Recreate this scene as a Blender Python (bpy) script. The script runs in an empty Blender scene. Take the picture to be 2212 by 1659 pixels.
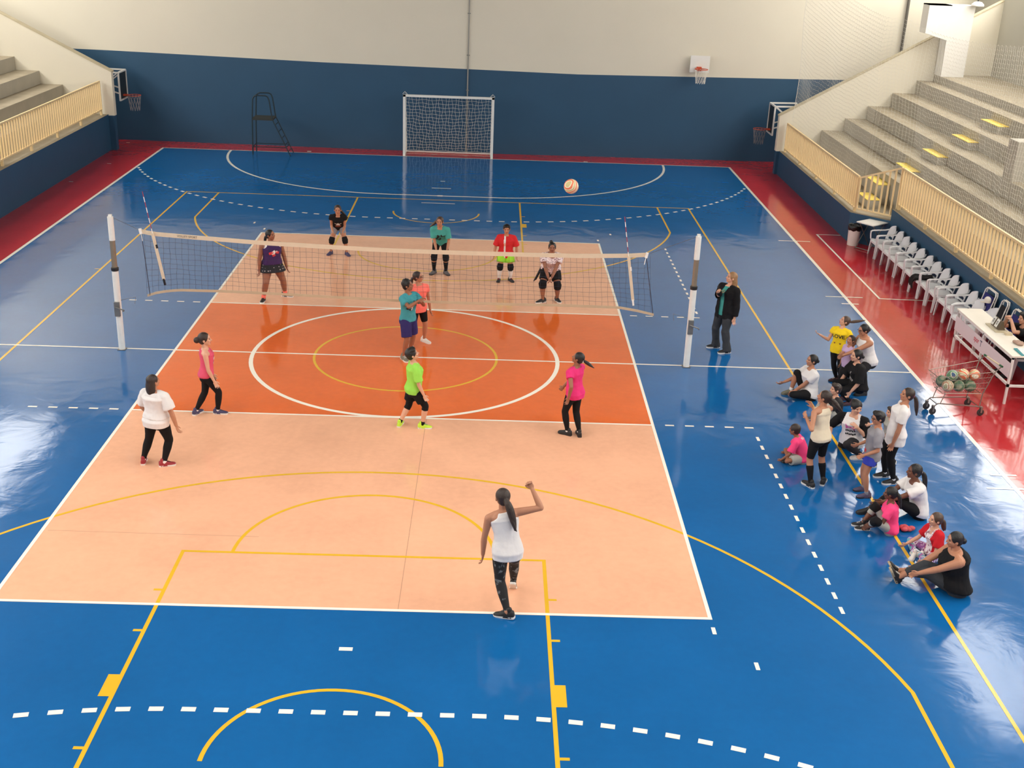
import bpy, bmesh, math, random
import numpy as np
from mathutils import Vector, Matrix
from mathutils.bvhtree import BVHTree
random.seed(11)
SC = bpy.context.scene
COL = SC.collection
PI = math.pi
V = Vector

# ------------------------------------------------------------------ materials
def lin(c):
    r = []
    for x in c[:3]:
        x = x / 255.0
        r.append(x / 12.92 if x <= 0.04045 else ((x + 0.055) / 1.055) ** 2.4)
    return (r[0], r[1], r[2], 1.0)

MATS = {}
def mat(name, rgb, rough=0.6, metal=0.0, var=0.06, scale=6.0, bump=0.0, bscale=40.0, spec=0.5, coat=0.0, crough=0.1, sheen=0.0):
    if name in MATS:
        return MATS[name]
    m = bpy.data.materials.new(name)
    m.use_nodes = True
    nt = m.node_tree
    b = nt.nodes['Principled BSDF']
    c = lin(rgb)
    b.inputs['Roughness'].default_value = rough
    b.inputs['Metallic'].default_value = metal
    b.inputs['Specular IOR Level'].default_value = spec
    b.inputs['Coat Weight'].default_value = coat
    b.inputs['Coat Roughness'].default_value = crough
    if sheen:
        b.inputs['Sheen Weight'].default_value = sheen
    tc = nt.nodes.new('ShaderNodeTexCoord')
    if var > 0:
        nz = nt.nodes.new('ShaderNodeTexNoise')
        nz.inputs['Scale'].default_value = scale
        nz.inputs['Detail'].default_value = 4
        nt.links.new(tc.outputs['Object'], nz.inputs['Vector'])
        mx = nt.nodes.new('ShaderNodeMix')
        mx.data_type = 'RGBA'
        mx.inputs[6].default_value = tuple(max(0, x * (1 - var)) for x in c[:3]) + (1,)
        mx.inputs[7].default_value = tuple(min(1, x * (1 + var)) for x in c[:3]) + (1,)
        nt.links.new(nz.outputs['Fac'], mx.inputs[0])
        nt.links.new(mx.outputs[2], b.inputs['Base Color'])
    else:
        b.inputs['Base Color'].default_value = c
    if bump > 0:
        n2 = nt.nodes.new('ShaderNodeTexNoise')
        n2.inputs['Scale'].default_value = bscale
        n2.inputs['Detail'].default_value = 3
        nt.links.new(tc.outputs['Object'], n2.inputs['Vector'])
        bp = nt.nodes.new('ShaderNodeBump')
        bp.inputs['Strength'].default_value = bump
        bp.inputs['Distance'].default_value = 0.01
        nt.links.new(n2.outputs['Fac'], bp.inputs['Height'])
        nt.links.new(bp.outputs['Normal'], b.inputs['Normal'])
    MATS[name] = m
    return m

def pattern_mat(name, base, spots, kind='voronoi', scale=20.0, lo=0.3, hi=0.36, rough=0.8, third=None):
    """cloth with a printed pattern: base colour with patches of other colours"""
    if name in MATS:
        return MATS[name]
    m = bpy.data.materials.new(name)
    m.use_nodes = True
    nt = m.node_tree
    b = nt.nodes['Principled BSDF']
    b.inputs['Roughness'].default_value = rough
    tc = nt.nodes.new('ShaderNodeTexCoord')
    def layer(kind, scale, lo, hi, invert):
        if kind == 'voronoi':
            t = nt.nodes.new('ShaderNodeTexVoronoi')
            t.inputs['Randomness'].default_value = 0.35
            out = t.outputs['Distance']
        else:
            t = nt.nodes.new('ShaderNodeTexNoise')
            t.inputs['Detail'].default_value = 3
            t.inputs['Distortion'].default_value = 1.5
            out = t.outputs['Fac']
        t.inputs['Scale'].default_value = scale
        nt.links.new(tc.outputs['Object'], t.inputs['Vector'])
        r = nt.nodes.new('ShaderNodeValToRGB')
        r.color_ramp.elements[0].position = lo
        r.color_ramp.elements[1].position = hi
        if invert:
            r.color_ramp.elements[0].color = (1, 1, 1, 1)
            r.color_ramp.elements[1].color = (0, 0, 0, 1)
        nt.links.new(out, r.inputs['Fac'])
        return r.outputs['Color']
    f = layer(kind, scale, lo, hi, kind == 'voronoi')
    mx = nt.nodes.new('ShaderNodeMix'); mx.data_type = 'RGBA'
    mx.inputs[6].default_value = lin(base)
    mx.inputs[7].default_value = lin(spots)
    nt.links.new(f, mx.inputs[0])
    res = mx.outputs[2]
    if third:
        f2 = layer('noise', scale * 0.55, 0.52, 0.58, False)
        m2 = nt.nodes.new('ShaderNodeMix'); m2.data_type = 'RGBA'
        nt.links.new(res, m2.inputs[6])
        m2.inputs[7].default_value = lin(third)
        nt.links.new(f2, m2.inputs[0])
        res = m2.outputs[2]
    nt.links.new(res, b.inputs['Base Color'])
    MATS[name] = m
    return m

def floor_mat(name, rgb, rough=0.10, coat=0.5, wear=0.10):
    """sealed sports-floor paint: slightly uneven, scuffed, with a glossy top coat"""
    m = bpy.data.materials.new(name)
    m.use_nodes = True
    nt = m.node_tree
    N = nt.nodes.new; L = nt.links.new
    b = nt.nodes['Principled BSDF']
    c = lin(rgb)
    tc = N('ShaderNodeTexCoord')
    n1 = N('ShaderNodeTexNoise'); n1.inputs['Scale'].default_value = 0.55; n1.inputs['Detail'].default_value = 6; n1.inputs['Roughness'].default_value = 0.6
    L(tc.outputs['Object'], n1.inputs['Vector'])
    n2 = N('ShaderNodeTexNoise'); n2.inputs['Scale'].default_value = 9.0; n2.inputs['Detail'].default_value = 5
    L(tc.outputs['Object'], n2.inputs['Vector'])
    ad = N('ShaderNodeMath'); ad.operation = 'MULTIPLY_ADD'; ad.inputs[1].default_value = 0.35
    L(n2.outputs['Fac'], ad.inputs[0]); L(n1.outputs['Fac'], ad.inputs[2])
    mr = N('ShaderNodeMapRange'); mr.inputs['From Min'].default_value = 0.45; mr.inputs['From Max'].default_value = 0.95
    L(ad.outputs[0], mr.inputs['Value'])
    mx = N('ShaderNodeMix'); mx.data_type = 'RGBA'
    mx.inputs[6].default_value = tuple(x * (1 - wear) for x in c[:3]) + (1,)
    mx.inputs[7].default_value = tuple(min(1, x * (1 + wear)) for x in c[:3]) + (1,)
    L(mr.outputs[0], mx.inputs[0])
    L(mx.outputs[2], b.inputs['Base Color'])
    b.inputs['Roughness'].default_value = rough
    b.inputs['Specular IOR Level'].default_value = coat
    nb = N('ShaderNodeTexNoise'); nb.inputs['Scale'].default_value = 1.3; nb.inputs['Detail'].default_value = 5; nb.inputs['Roughness'].default_value = 0.45; nb.inputs['Distortion'].default_value = 0.6
    L(tc.outputs['Object'], nb.inputs['Vector'])
    bp = N('ShaderNodeBump'); bp.inputs['Strength'].default_value = 0.5; bp.inputs['Distance'].default_value = 0.016
    L(nb.outputs['Fac'], bp.inputs['Height'])
    L(bp.outputs['Normal'], b.inputs['Normal'])
    MATS[name] = m
    return m

def emit_mat(name, rgb, strength):
    m = bpy.data.materials.new(name)
    m.use_nodes = True
    nt = m.node_tree
    nt.nodes.remove(nt.nodes['Principled BSDF'])
    e = nt.nodes.new('ShaderNodeEmission')
    e.inputs['Color'].default_value = lin(rgb)
    e.inputs['Strength'].default_value = strength
    nt.links.new(e.outputs[0], nt.nodes['Material Output'].inputs['Surface'])
    MATS[name] = m
    return m

# ------------------------------------------------------------------ mesh builder
class MB:
    def __init__(s):
        s.v = []; s.f = []; s.m = []
    def add(s, vs, fs, mi=0):
        o = len(s.v)
        s.v.extend([tuple(p) for p in vs])
        for f in fs:
            s.f.append([i + o for i in f]); s.m.append(mi)
        return s
    def box(s, lo, hi, mi=0, M=None):
        x0, y0, z0 = lo; x1, y1, z1 = hi
        vs = [V(p) for p in ((x0,y0,z0),(x1,y0,z0),(x1,y1,z0),(x0,y1,z0),(x0,y0,z1),(x1,y0,z1),(x1,y1,z1),(x0,y1,z1))]
        if M: vs = [M @ p for p in vs]
        return s.add(vs, [(0,3,2,1),(4,5,6,7),(0,1,5,4),(1,2,6,5),(2,3,7,6),(3,0,4,7)], mi)
    def bar(s, p, q, w, h=None, mi=0, up=(0,0,1)):
        h = h or w
        p = V(p); q = V(q); d = (q - p).normalized()
        u = V(up)
        if abs(d.dot(u)) > 0.95: u = V((0,1,0))
        r = d.cross(u).normalized(); u = r.cross(d)
        vs = []
        for c in (p, q):
            for a, b in ((-1,-1),(1,-1),(1,1),(-1,1)):
                vs.append(c + r * a * w / 2 + u * b * h / 2)
        return s.add(vs, [(3,2,1,0),(4,5,6,7),(0,1,5,4),(1,2,6,5),(2,3,7,6),(3,0,4,7)], mi)
    def tube(s, path, r, n=8, mi=0, caps=True, ref=None):
        path = [V(p) for p in path]
        rs = r if isinstance(r, (list, tuple)) else [r] * len(path)
        t0 = (path[1] - path[0]).normalized()
        u = V(ref) if ref else (V((0,0,1)) if abs(t0.z) < 0.9 else V((1,0,0)))
        u = (u - t0 * u.dot(t0)).normalized()
        rings = []
        for i, p in enumerate(path):
            if i == 0: t = path[1] - path[0]
            elif i == len(path) - 1: t = path[-1] - path[-2]
            else: t = (path[i+1] - path[i]).normalized() + (path[i] - path[i-1]).normalized()
            if t.length < 1e-9: t = t0.copy()
            t.normalize()
            u = u - t * u.dot(t)
            if u.length < 1e-6: u = t.orthogonal()
            u.normalize()
            w = t.cross(u)
            rings.append([p + (u * math.cos(a) + w * math.sin(a)) * rs[i] for a in [2 * PI * k / n for k in range(n)]])
        return s.loft(rings, mi, caps)
    def loft(s, rings, mi=0, caps=True, closed=True):
        n = len(rings[0]); o = len(s.v)
        for r in rings: s.v.extend([tuple(p) for p in r])
        m = n if closed else n - 1
        for i in range(len(rings) - 1):
            for k in range(m):
                a = o + i * n + k; b = o + i * n + (k + 1) % n
                s.f.append([a, b, b + n, a + n]); s.m.append(mi)
        if caps and closed:
            s.f.append([o + k for k in range(n)][::-1]); s.m.append(mi)
            q = o + (len(rings) - 1) * n
            s.f.append([q + k for k in range(n)]); s.m.append(mi)
        return s
    def ball(s, c, r, nu=16, nv=10, mi=0, M=None):
        r = (r, r, r) if not isinstance(r, (list, tuple)) else r
        c = V(c); vs = []; 
        def P(x, y, z):
            p = V((x * r[0], y * r[1], z * r[2]))
            return c + (M @ p if M else p)
        vs.append(P(0, 0, -1))
        for j in range(1, nv):
            th = -PI / 2 + PI * j / nv
            for i in range(nu):
                a = 2 * PI * i / nu
                vs.append(P(math.cos(th) * math.cos(a), math.cos(th) * math.sin(a), math.sin(th)))
        vs.append(P(0, 0, 1))
        fs = []
        for i in range(nu):
            fs.append((0, 1 + (i + 1) % nu, 1 + i))
            for j in range(nv - 2):
                a = 1 + j * nu + i; b = 1 + j * nu + (i + 1) % nu
                fs.append((a, b, b + nu, a + nu))
            a = 1 + (nv - 2) * nu
            fs.append((a + i, a + (i + 1) % nu, len(vs) - 1))
        return s.add(vs, fs, mi)
    def cap(s, p, q, r0, r1, n=12, mi=0, rnd=True):
        """tapered limb segment with rounded (or flat) ends"""
        p = V(p); q = V(q)
        d = q - p
        L = d.length
        if L < 1e-6: return s.ball(p, r0)
        d /= L
        pts = []; rs = []
        if rnd:
            for a in (80, 50, 25):
                pts.append(p - d * r0 * math.sin(math.radians(a))); rs.append(r0 * math.cos(math.radians(a)))
        pts.append(p); rs.append(r0); pts.append(q); rs.append(r1)
        if rnd:
            for a in (25, 50, 80):
                pts.append(q + d * r1 * math.sin(math.radians(a))); rs.append(r1 * math.cos(math.radians(a)))
        return s.tube(pts, rs, n, mi)
    def lathe(s, prof, c=(0,0,0), n=24, mi=0, caps=True):
        c = V(c)
        return s.loft([[c + V((r * math.cos(2*PI*k/n), r * math.sin(2*PI*k/n), z)) for k in range(n)] for r, z in prof], mi, caps)
    def prism(s, poly, axis, a, b, mi=0):
        """2D polygon swept along an axis ('x': poly is (y,z); 'y': (x,z); 'z': (x,y))"""
        def P(p, t):
            return {'x': (t, p[0], p[1]), 'y': (p[0], t, p[1]), 'z': (p[0], p[1], t)}[axis]
        n = len(poly)
        vs = [P(p, a) for p in poly] + [P(p, b) for p in poly]
        fs = [list(range(n))[::-1], [n + i for i in range(n)]]
        fs += [[i, (i+1) % n, n + (i+1) % n, n + i] for i in range(n)]
        return s.add(vs, fs, mi)
    def build(s, name, mats, parent=None, smooth=False, recalc=True, sharp=None):
        me = bpy.data.meshes.new(name)
        vs = s.v
        if parent is not None:
            o = wloc(parent)
            vs = [(p[0]-o.x, p[1]-o.y, p[2]-o.z) for p in vs]
        me.from_pydata(vs, [], s.f)
        if not isinstance(mats, (list, tuple)): mats = [mats]
        for m in mats: me.materials.append(m)
        if len(mats) > 1: me.polygons.foreach_set('material_index', s.m)
        if recalc:
            bm = bmesh.new(); bm.from_mesh(me)
            bmesh.ops.recalc_face_normals(bm, faces=bm.faces)
            bm.to_mesh(me); bm.free()
        if smooth:
            me.polygons.foreach_set('use_smooth', [True] * len(me.polygons))
            if sharp is not None: me.set_sharp_from_angle(angle=math.radians(sharp))
        me.update()
        o = bpy.data.objects.new(name, me)
        COL.objects.link(o)
        if parent is not None: o.parent = parent
        return o

def wloc(o):
    p = V((0,0,0))
    while o is not None:
        p = p + o.location; o = o.parent
    return p

def tag(o, label=None, cat=None, group=None, kind=None):
    if label: o['label'] = label
    if cat: o['category'] = cat
    if group: o['group'] = group
    if kind: o['kind'] = kind
    return o

def thing(name, label, cat, loc=(0,0,0), group=None, rotz=0.0):
    o = bpy.data.objects.new(name, None)
    o.empty_display_size = 0.1
    COL.objects.link(o)
    o.location = loc
    o.rotation_euler = (0, 0, rotz)
    return tag(o, label, cat, group)

def struct(o, label=None):
    o['kind'] = 'structure'
    if label: o['label'] = label
    return o

def copy_tree(o, parent=None):
    c = o.copy(); COL.objects.link(c)
    if parent is not None: c.parent = parent
    for ch in list(o.children):
        copy_tree(ch, c)
    return c
# ------------------------------------------------------------------ paint and building materials
M_blue   = floor_mat('blue_floor_paint', (18, 95, 158))
M_red    = floor_mat('red_floor_paint', (190, 46, 52))
M_salmon = floor_mat('salmon_floor_paint', (236, 178, 144), coat=0.3)
M_orange = floor_mat('orange_floor_paint', (224, 106, 48), coat=0.35)
M_wline  = floor_mat('white_line_paint', (246, 240, 225), coat=0.3, wear=0.04)
M_yline  = floor_mat('yellow_line_paint', (226, 178, 48), coat=0.3, wear=0.05)
M_cream  = mat('cream_wall_paint', (226, 219, 200), 0.85, var=0.04, scale=0.7, bump=0.15, bscale=14)
M_wblue  = mat('blue_wall_paint', (36, 78, 108), 0.55, var=0.10, scale=0.8, bump=0.2, bscale=12)
M_conc   = mat('weathered_concrete', (178, 172, 158), 0.9, var=0.16, scale=1.6, bump=0.3, bscale=22)
M_tread  = mat('dusty_concrete_tread', (158, 146, 124), 0.9, var=0.25, scale=2.2, bump=0.3, bscale=22)
M_grey   = mat('grey_plaster', (176, 172, 158), 0.85, var=0.05, scale=0.8)
M_yel    = mat('yellow_step_paint', (236, 205, 92), 0.75, var=0.08)
M_rail   = mat('cream_rail_enamel', (240, 212, 160), 0.5, var=0.04, scale=3)
M_white  = mat('white_enamel', (236, 234, 228), 0.4, var=0.03)
M_steel  = mat('grey_steel', (130, 130, 126), 0.4, metal=0.6, var=0.08)
M_black  = mat('black_paint', (20, 21, 23), 0.5, var=0.05)
M_roof   = mat('roof_panel', (120, 118, 112), 0.8, var=0.05, scale=0.5)
M_glow   = emit_mat('daylit_glass', (255, 251, 244), 15.0)
M_sky    = emit_mat('daylit_roof_panel', (255, 251, 244), 10.0)
M_cord   = mat('white_net_cord', (226, 222, 210), 0.8, var=0.0)
M_dcord  = mat('dark_net_cord', (38, 46, 66), 0.8, var=0.0)

# ------------------------------------------------------------------ floor and court markings
FL = MB()
ZT = [0.0]
def fquad(x0, y0, x1, y1, z, mi):
    FL.add([(x0,y0,z),(x1,y0,z),(x1,y1,z),(x0,y1,z)], [(0,1,2,3)], mi)
def fstrip(path, w, z, mi, closed=False):
    ZT[0] += 4e-6; z = z + ZT[0]
    n = len(path); L = []; R = []
    for i in range(n):
        p = V(path[i])
        if closed: a = V(path[i-1]); b = V(path[(i+1) % n])
        else: a = V(path[max(0, i-1)]); b = V(path[min(n-1, i+1)])
        d0 = (p - a); d1 = (b - p)
        if d0.length < 1e-9: d0 = d1
        if d1.length < 1e-9: d1 = d0
        d0.normalize(); d1.normalize()
        t = (d0 + d1).normalized()
        nn = V((-t.y, t.x))
        k = 1.0 / max(0.35, t.dot(d0))
        L.append(p + nn * w / 2 * k); R.append(p - nn * w / 2 * k)
    m = n if closed else n - 1
    for i in range(m):
        j = (i + 1) % n
        FL.add([(R[i].x,R[i].y,z),(R[j].x,R[j].y,z),(L[j].x,L[j].y,z),(L[i].x,L[i].y,z)], [(0,1,2,3)], mi)
def arc(cx, cy, r, a0, a1, n=40):
    return [(cx + r * math.cos(math.radians(a0 + (a1 - a0) * i / n)), cy + r * math.sin(math.radians(a0 + (a1 - a0) * i / n))) for i in range(n + 1)]
def dashes(path, w, dl, period, z, mi, start=0.0):
    # walk the path and lay dashes of length dl every period
    P = [V(p) for p in path]
    cum = [0]
    for i in range(len(P) - 1): cum.append(cum[-1] + (P[i+1] - P[i]).length)
    def at(s):
        for i in range(len(P) - 1):
            if s <= cum[i+1]: return P[i].lerp(P[i+1], (s - cum[i]) / (cum[i+1] - cum[i]))
        return P[-1]
    s = start
    while s + dl <= cum[-1] + 1e-6:
        fstrip([at(s), at(s + dl)], w, z, mi)
        s += period
BL, RE, SA, OR, WH, YE = range(6)
Z1, Z2, Z3, ZY, ZW = 0.0006, 0.0012, 0.0018, 0.0026, 0.0034
fquad(-18.6, -26, 18.6, 21.6, 0.0, RE)
fquad(-10, -24, 10, 20, Z1, BL)
fquad(-4.5, -9, 4.5, 9, Z2, SA)
fquad(-4.5, -3, 4.5, 3, Z3, OR)
# yellow basketball lines
YW = 0.05
for sy in (1, -1):
    fstrip([(-7.53, sy * 0.0), (-7.53, sy * 13.42)], YW, ZY, YE)
    fstrip([(7.53, sy * 0.0), (7.53, sy * 13.42)], YW, ZY, YE)
    fstrip([(-7.555, sy * 13.42), (7.555, sy * 13.42)], YW, ZY, YE)
    a = math.degrees(math.atan2(1.45, 6.58))
    path = [(6.58, -13.42)] + arc(0, -11.85, 6.73, a, 180 - a, 60) + [(-6.58, -13.42)]
    fstrip([(x, -y * sy) for x, y in path] if sy == 1 else path, YW, ZY + 0.0002, YE)
    f = lambda pts: [(x, -y) for x, y in pts] if sy == 1 else pts
    for s in (-1, 1):
        fstrip(f([(s * 2.43, -13.42), (s * 2.43, -7.66)]), YW, ZY, YE)
        for ty in (-8.64, -9.55, -11.69):
            fstrip(f([(s * 2.43, ty), (s * 2.56, ty)]), 0.045, ZY + 0.0001, YE)
        fstrip(f([(s * 2.43, -10.63), (s * 2.58, -10.63)]), 0.40, ZY + 0.0001, YE)
    fstrip(f([(-2.455, -7.66), (2.455, -7.66)]), YW, ZY, YE)
    fstrip(f(arc(0, -7.66, 1.77, 0, 180)), YW, ZY + 0.0001, YE)
    fstrip(f(arc(0, -11.85, 1.23, 0, 180)), YW, ZY + 0.0001, YE)
fstrip(arc(0, 0, 1.77, 0, 360, 64)[:-1], YW, ZY, YE, True)
fstrip([(-7.67, 5.2), (-7.53, 5.2)], 0.04, ZY, YE)
# white futsal / handball / volleyball lines
fstrip([(-9.96, -24), (-9.96, 20)], 0.08, ZW, WH)
fstrip([(9.96, -24), (9.96, 20)], 0.08, ZW, WH)
fstrip([(-10, 19.97), (10, 19.97)], 0.06, ZW, WH)
fstrip([(-9.96, -0.02), (9.96, -0.02)], 0.05, ZW, WH)
fstrip(arc(0, 0, 2.96, 0, 360, 96)[:-1], 0.08, ZW + 0.0002, WH, True)
for s in (-1, 1):
    fstrip([(s * 4.475, -9), (s * 4.475, 9)], 0.05, ZW + 0.0001, WH)
    fstrip([(-4.5, s * 8.975), (4.5, s * 8.975)], 0.05, ZW + 0.0001, WH)
    fstrip([(-4.5, s * 2.975), (4.5, s * 2.975)], 0.05, ZW + 0.0001, WH)
fstrip(arc(1.56, 20, 6.03, 0, -90, 30) + arc(-1.56, 20, 6.03, -90, -180, 30), 0.08, ZW, WH)
far9 = arc(1.56, 20, 8.98, -22, -90, 40) + arc(-1.56, 20, 8.98, -90, -158, 40)
dashes(far9, 0.075, 0.16, 0.35, ZW, WH, 0.1)
near9 = [(x, -y) for x, y in far9]
dashes(near9, 0.075, 0.155, 0.35, ZW, WH, 0.03)
for s in (-1, 1):
    for k in range(5):
        for t in (-1, 1):
            x = 4.69 + 0.345 * k
            fstrip([(t * x, s * 2.97), (t * (x + 0.155), s * 2.97)], 0.05, ZW, WH)
for y0, y1 in ((-3.3, -9.0), (3.2, 9.0)):
    dashes([(6.21, y0), (6.21, y1)], 0.05, 0.16, 0.352, ZW, WH, 0.05)
for x, y in ((4.475, -9.25), (4.865, -9.97), (4.475, 9.3), (4.87, 9.98), (-4.475, 9.36), (-4.86, 9.98)):
    fstrip([(x, y - 0.075), (x, y + 0.075)], 0.05, ZW, WH)
for y in (-9.83, 9.97):
    fstrip([(-0.065, y), (0.095, y)], 0.07, ZW, WH)
for x, w, y, t in ((0, 0.15, 16.06, 0.06), (0, 0.6, 15.03, 0.06), (0, 1.0, 12.99, 0.05), (0.01, 0.16, 13.97, 0.14)):
    fstrip([(x - w / 2, y), (x + w / 2, y)], t, ZW + 0.0002, WH)
for x0, x1, y in ((9.5, 10.38, 9.93), (9.5, 10.38, 4.87), (9.74, 10.14, 4.35), (9.74, 10.17, -4.57), (9.5, 10.4, -5.06)):
    fstrip([(x0, y), (x1, y)], 0.05, ZW + 0.0002, WH)
fstrip([(11.44, 10.75), (10.77, 10.75), (10.77, 4.83), (12.2, 4.78)], 0.05, ZW, WH)
fstrip([(-4.97, 20.22), (-4.83, 20.22)], 0.14, ZW, WH)
fstrip([(4.80, 20.06), (4.94, 20.06)], 0.10, ZW, WH)
for x, y in ((-11.3, 14.2), (-11.45, 20.67), (-11.0, 17.0)):
    fstrip([(x, y), (x + 0.13, y)], 0.04, ZW, WH)
floor = FL.build('floor', [M_blue, M_red, M_salmon, M_orange, M_wline, M_yline], recalc=False)
struct(floor, 'glossy painted sports floor, blue with salmon and orange court and red margins')
# hairline joints in the salmon paint
J = MB()
for path in ([(0.56, -9.0), (0.565, -6.0), (0.57, -3.0)], [(-4.4, -7.2), (-1.5, -7.22)]):
    for i in range(len(path) - 1):
        a, b = V(path[i]), V(path[i+1]); d = (b - a).normalized(); nn = V((-d.y, d.x)) * 0.004
        J.add([(a.x-nn.x,a.y-nn.y,0.0015),(b.x-nn.x,b.y-nn.y,0.0015),(b.x+nn.x,b.y+nn.y,0.0015),(a.x+nn.x,a.y+nn.y,0.0015)], [(0,1,2,3)])
J.build('floor_joint', mat('floor_joint_grey', (176, 128, 98), 0.7, var=0.1), floor, recalc=False)

# ------------------------------------------------------------------ walls
WX = [(-18.6, 21.45, 3.14), (-12, 21.25, 3.1), (-4.5, 21.05, 2.98), (0.6, 20.95, 2.94), (4.5, 21.08, 2.88), (12, 21.3, 2.96), (18.6, 21.45, 3.06)]
HW = 10.6
W = MB()
for i in range(len(WX) - 1):
    (x0, y0, z0), (x1, y1, z1) = WX[i], WX[i+1]
    W.add([(x0,y0,0),(x1,y1,0),(x1,y1,z1),(x0,y0,z0)], [(0,1,2,3)], 1)
    W.add([(x0,y0,z0),(x1,y1,z1),(x1,y1,HW),(x0,y0,HW)], [(0,1,2,3)], 0)
    W.add([(x0,y0+.25,0),(x1,y1+.25,0),(x1,y1+.25,HW),(x0,y0+.25,HW)], [(3,2,1,0)], 0)
struct(W.build('wall_far', [M_cream, M_wblue], recalc=False), 'far end wall, cream above and dark blue below')
def side_wall(name, X, s, wins):
    # wall on plane x=X with window openings; s = outward sign
    m = MB()
    ys = [-26]; 
    z0, z1 = 6.15, 9.4
    m.box((min(X, X+s*.25), -26, 0), (max(X, X+s*.25), 21.45, z0))
    m.box((min(X, X+s*.25), -26, z1), (max(X, X+s*.25), 21.45, HW))
    y = -26
    for a, b in wins:
        m.box((min(X, X+s*.25), y, z0), (max(X, X+s*.25), a, z1)); y = b
    m.box((min(X, X+s*.25), y, z0), (max(X, X+s*.25), 21.45, z1))
    w = struct(m.build(name, M_grey))
    for k, (a, b) in enumerate(wins):
        t = thing('window_%d' % (k + 1 + (10 if s < 0 else 0)), None, None, (X + s * .12, (a + b) / 2, z0)); struct(t, 'high daylit window in the side wall')
        g = MB(); g.box((X + s*.11, a, z0), (X + s*.13, b, z1)); g.build('glass', M_glow, t)
        f = MB()
        n = max(2, int((b - a) / 1.1))
        for i in range(n + 1):
            yy = a + (b - a) * i / n
            f.box((X + s*.12 - .04, yy - .025, z0), (X + s*.12 + .04, yy + .025, z1))
        for zz in (z0 + .03, z0 + 1.1, z0 + 2.2, z1 - .03):
            f.box((X + s*.12 - .04, a, zz - .025), (X + s*.12 + .04, b, zz + .025))
        f.build('window_frame', M_white, t)
WINS = [(-22, -15), (-14, -7), (-6, 1), (2, 9), (10, 14.5), (15.6, 20.2)]
side_wall('wall_right', 18.3, 1, WINS)
side_wall('wall_left', -18.3, -1, WINS)
m = MB(); m.box((-18.6, -26.25, 0), (18.6, -26, HW)); struct(m.build('wall_back', M_cream))
# roof with translucent panels
m = MB()
SKY = [(-16.8, -14.6), (-8.5, -6.5), (-1, 1), (6.5, 8.5), (14.6, 16.8)]
SKYY = [(-22, -14), (-12, -4), (2.6, 7.6), (9.6, 20)]
xs = [-18.6] + [v for p in SKY for v in p] + [18.6]
for i in range(len(xs) - 1):
    if i % 2 == 0:
        m.box((xs[i], -26.25, HW), (xs[i+1], 21.7, HW + .15))
    else:
        y = -26.25
        for a, b in SKYY:
            if a > 0 and abs(xs[i] + xs[i+1]) < 20: continue
            m.box((xs[i], y, HW), (xs[i+1], a, HW + .15)); y = b
        m.box((xs[i], y, HW), (xs[i+1], 21.7, HW + .15))
roof = struct(m.build('ceiling', M_roof))
for a, b in SKY:
    for c, d in SKYY:
        if c > 0 and abs(a + b) < 20: continue
        g = MB(); g.box((a, c, HW + .05), (b, d, HW + .07)); g.build('roof_light_panel', M_sky, roof)

# ------------------------------------------------------------------ stands
def stand(name, s, xw, ztop, steps, xback, y0, y1, label, kerb=None):
    """concrete stand: front wall at |x|=xw painted blue, then risers; s=+1 right, -1 left"""
    m = MB()
    poly = [(xw, 0), (xw, ztop)]
    for x, z in steps:
        poly.append((x, poly[-1][1])); poly.append((x, z))
    poly.append((xback, poly[-1][1])); poly.append((xback, 0))
    n = len(poly)
    vs = [(s * p[0], y0, p[1]) for p in poly] + [(s * p[0], y1, p[1]) for p in poly]
    fs = []; mi = []
    for i in range(n - 1):
        (xa, za), (xb, zb) = poly[i], poly[i+1]
        f = (i, i + 1, n + i + 1, n + i)
        k = 0 if i == 0 else (2 if abs(za - zb) < 1e-6 else 1)
        m.add([vs[j] for j in f], [(0,1,2,3)], k)
    m.add(vs[:n], [tuple(range(n))], 1); m.add(vs[n:], [tuple(range(n))], 1)
    o = struct(m.build(name, [M_wblue, M_conc, M_tread]), label)
    return o
STEPS_R = [(12.82, 1.56), (13.58, 1.99), (14.28, 2.43), (15.06, 2.89), (15.82, 3.33), (16.36, 3.56)]
stA = stand('bleacher', 1, 11.45, 0.80, STEPS_R, 18.3, 10.2, 19.1, 'bare concrete bleacher steps under the net, lower part beside the sloped end wall')
stB = stand('bleacher', 1, 12.30, 1.12, STEPS_R, 18.3, -14.0, 9.35, 'bare concrete bleacher steps under the net, behind the white chairs')
# wedge joining the two front walls
m = MB()
base = [(11.45, 10.2), (12.30, 9.35), (18.3, 9.35), (18.3, 10.2)]
m.add([(11.45,10.2,0),(12.3,9.35,0),(12.3,9.35,.8),(11.45,10.2,.8)], [(0,1,2,3)], 0)
m.add([(11.45,10.2,.8),(12.3,9.35,.8),(12.82,9.35,.8),(12.82,10.2,.8)], [(0,1,2,3)], 2)
m.add([(12.3,9.35,.8),(12.82,9.35,.8),(12.82,9.35,1.12),(12.3,9.35,1.12)], [(0,1,2,3)], 1)
for i, (x, z) in enumerate(STEPS_R):
    z0 = .8 if i == 0 else STEPS_R[i-1][1]
    x1 = STEPS_R[i+1][0] if i + 1 < len(STEPS_R) else 18.3
    m.add([(x,9.35,z0),(x,10.2,z0),(x,10.2,z),(x,9.35,z)], [(0,1,2,3)], 1)
    m.add([(x,9.35,z),(x1,9.35,z),(x1,10.2,z),(x,10.2,z)], [(0,1,2,3)], 2)
m.build('bleacher_corner', [M_wblue, M_conc, M_tread], stA)
STEPS_L = [(12.25, 1.72), (13.0, 2.15), (13.74, 2.58), (14.52, 3.02), (15.3, 3.46), (16.1, 3.9)]
stL = stand('bleacher', -1, 11.55, 1.21, STEPS_L, 18.3, -14.0, 19.3, 'bare concrete bleacher steps across the court from the white chairs')
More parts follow.
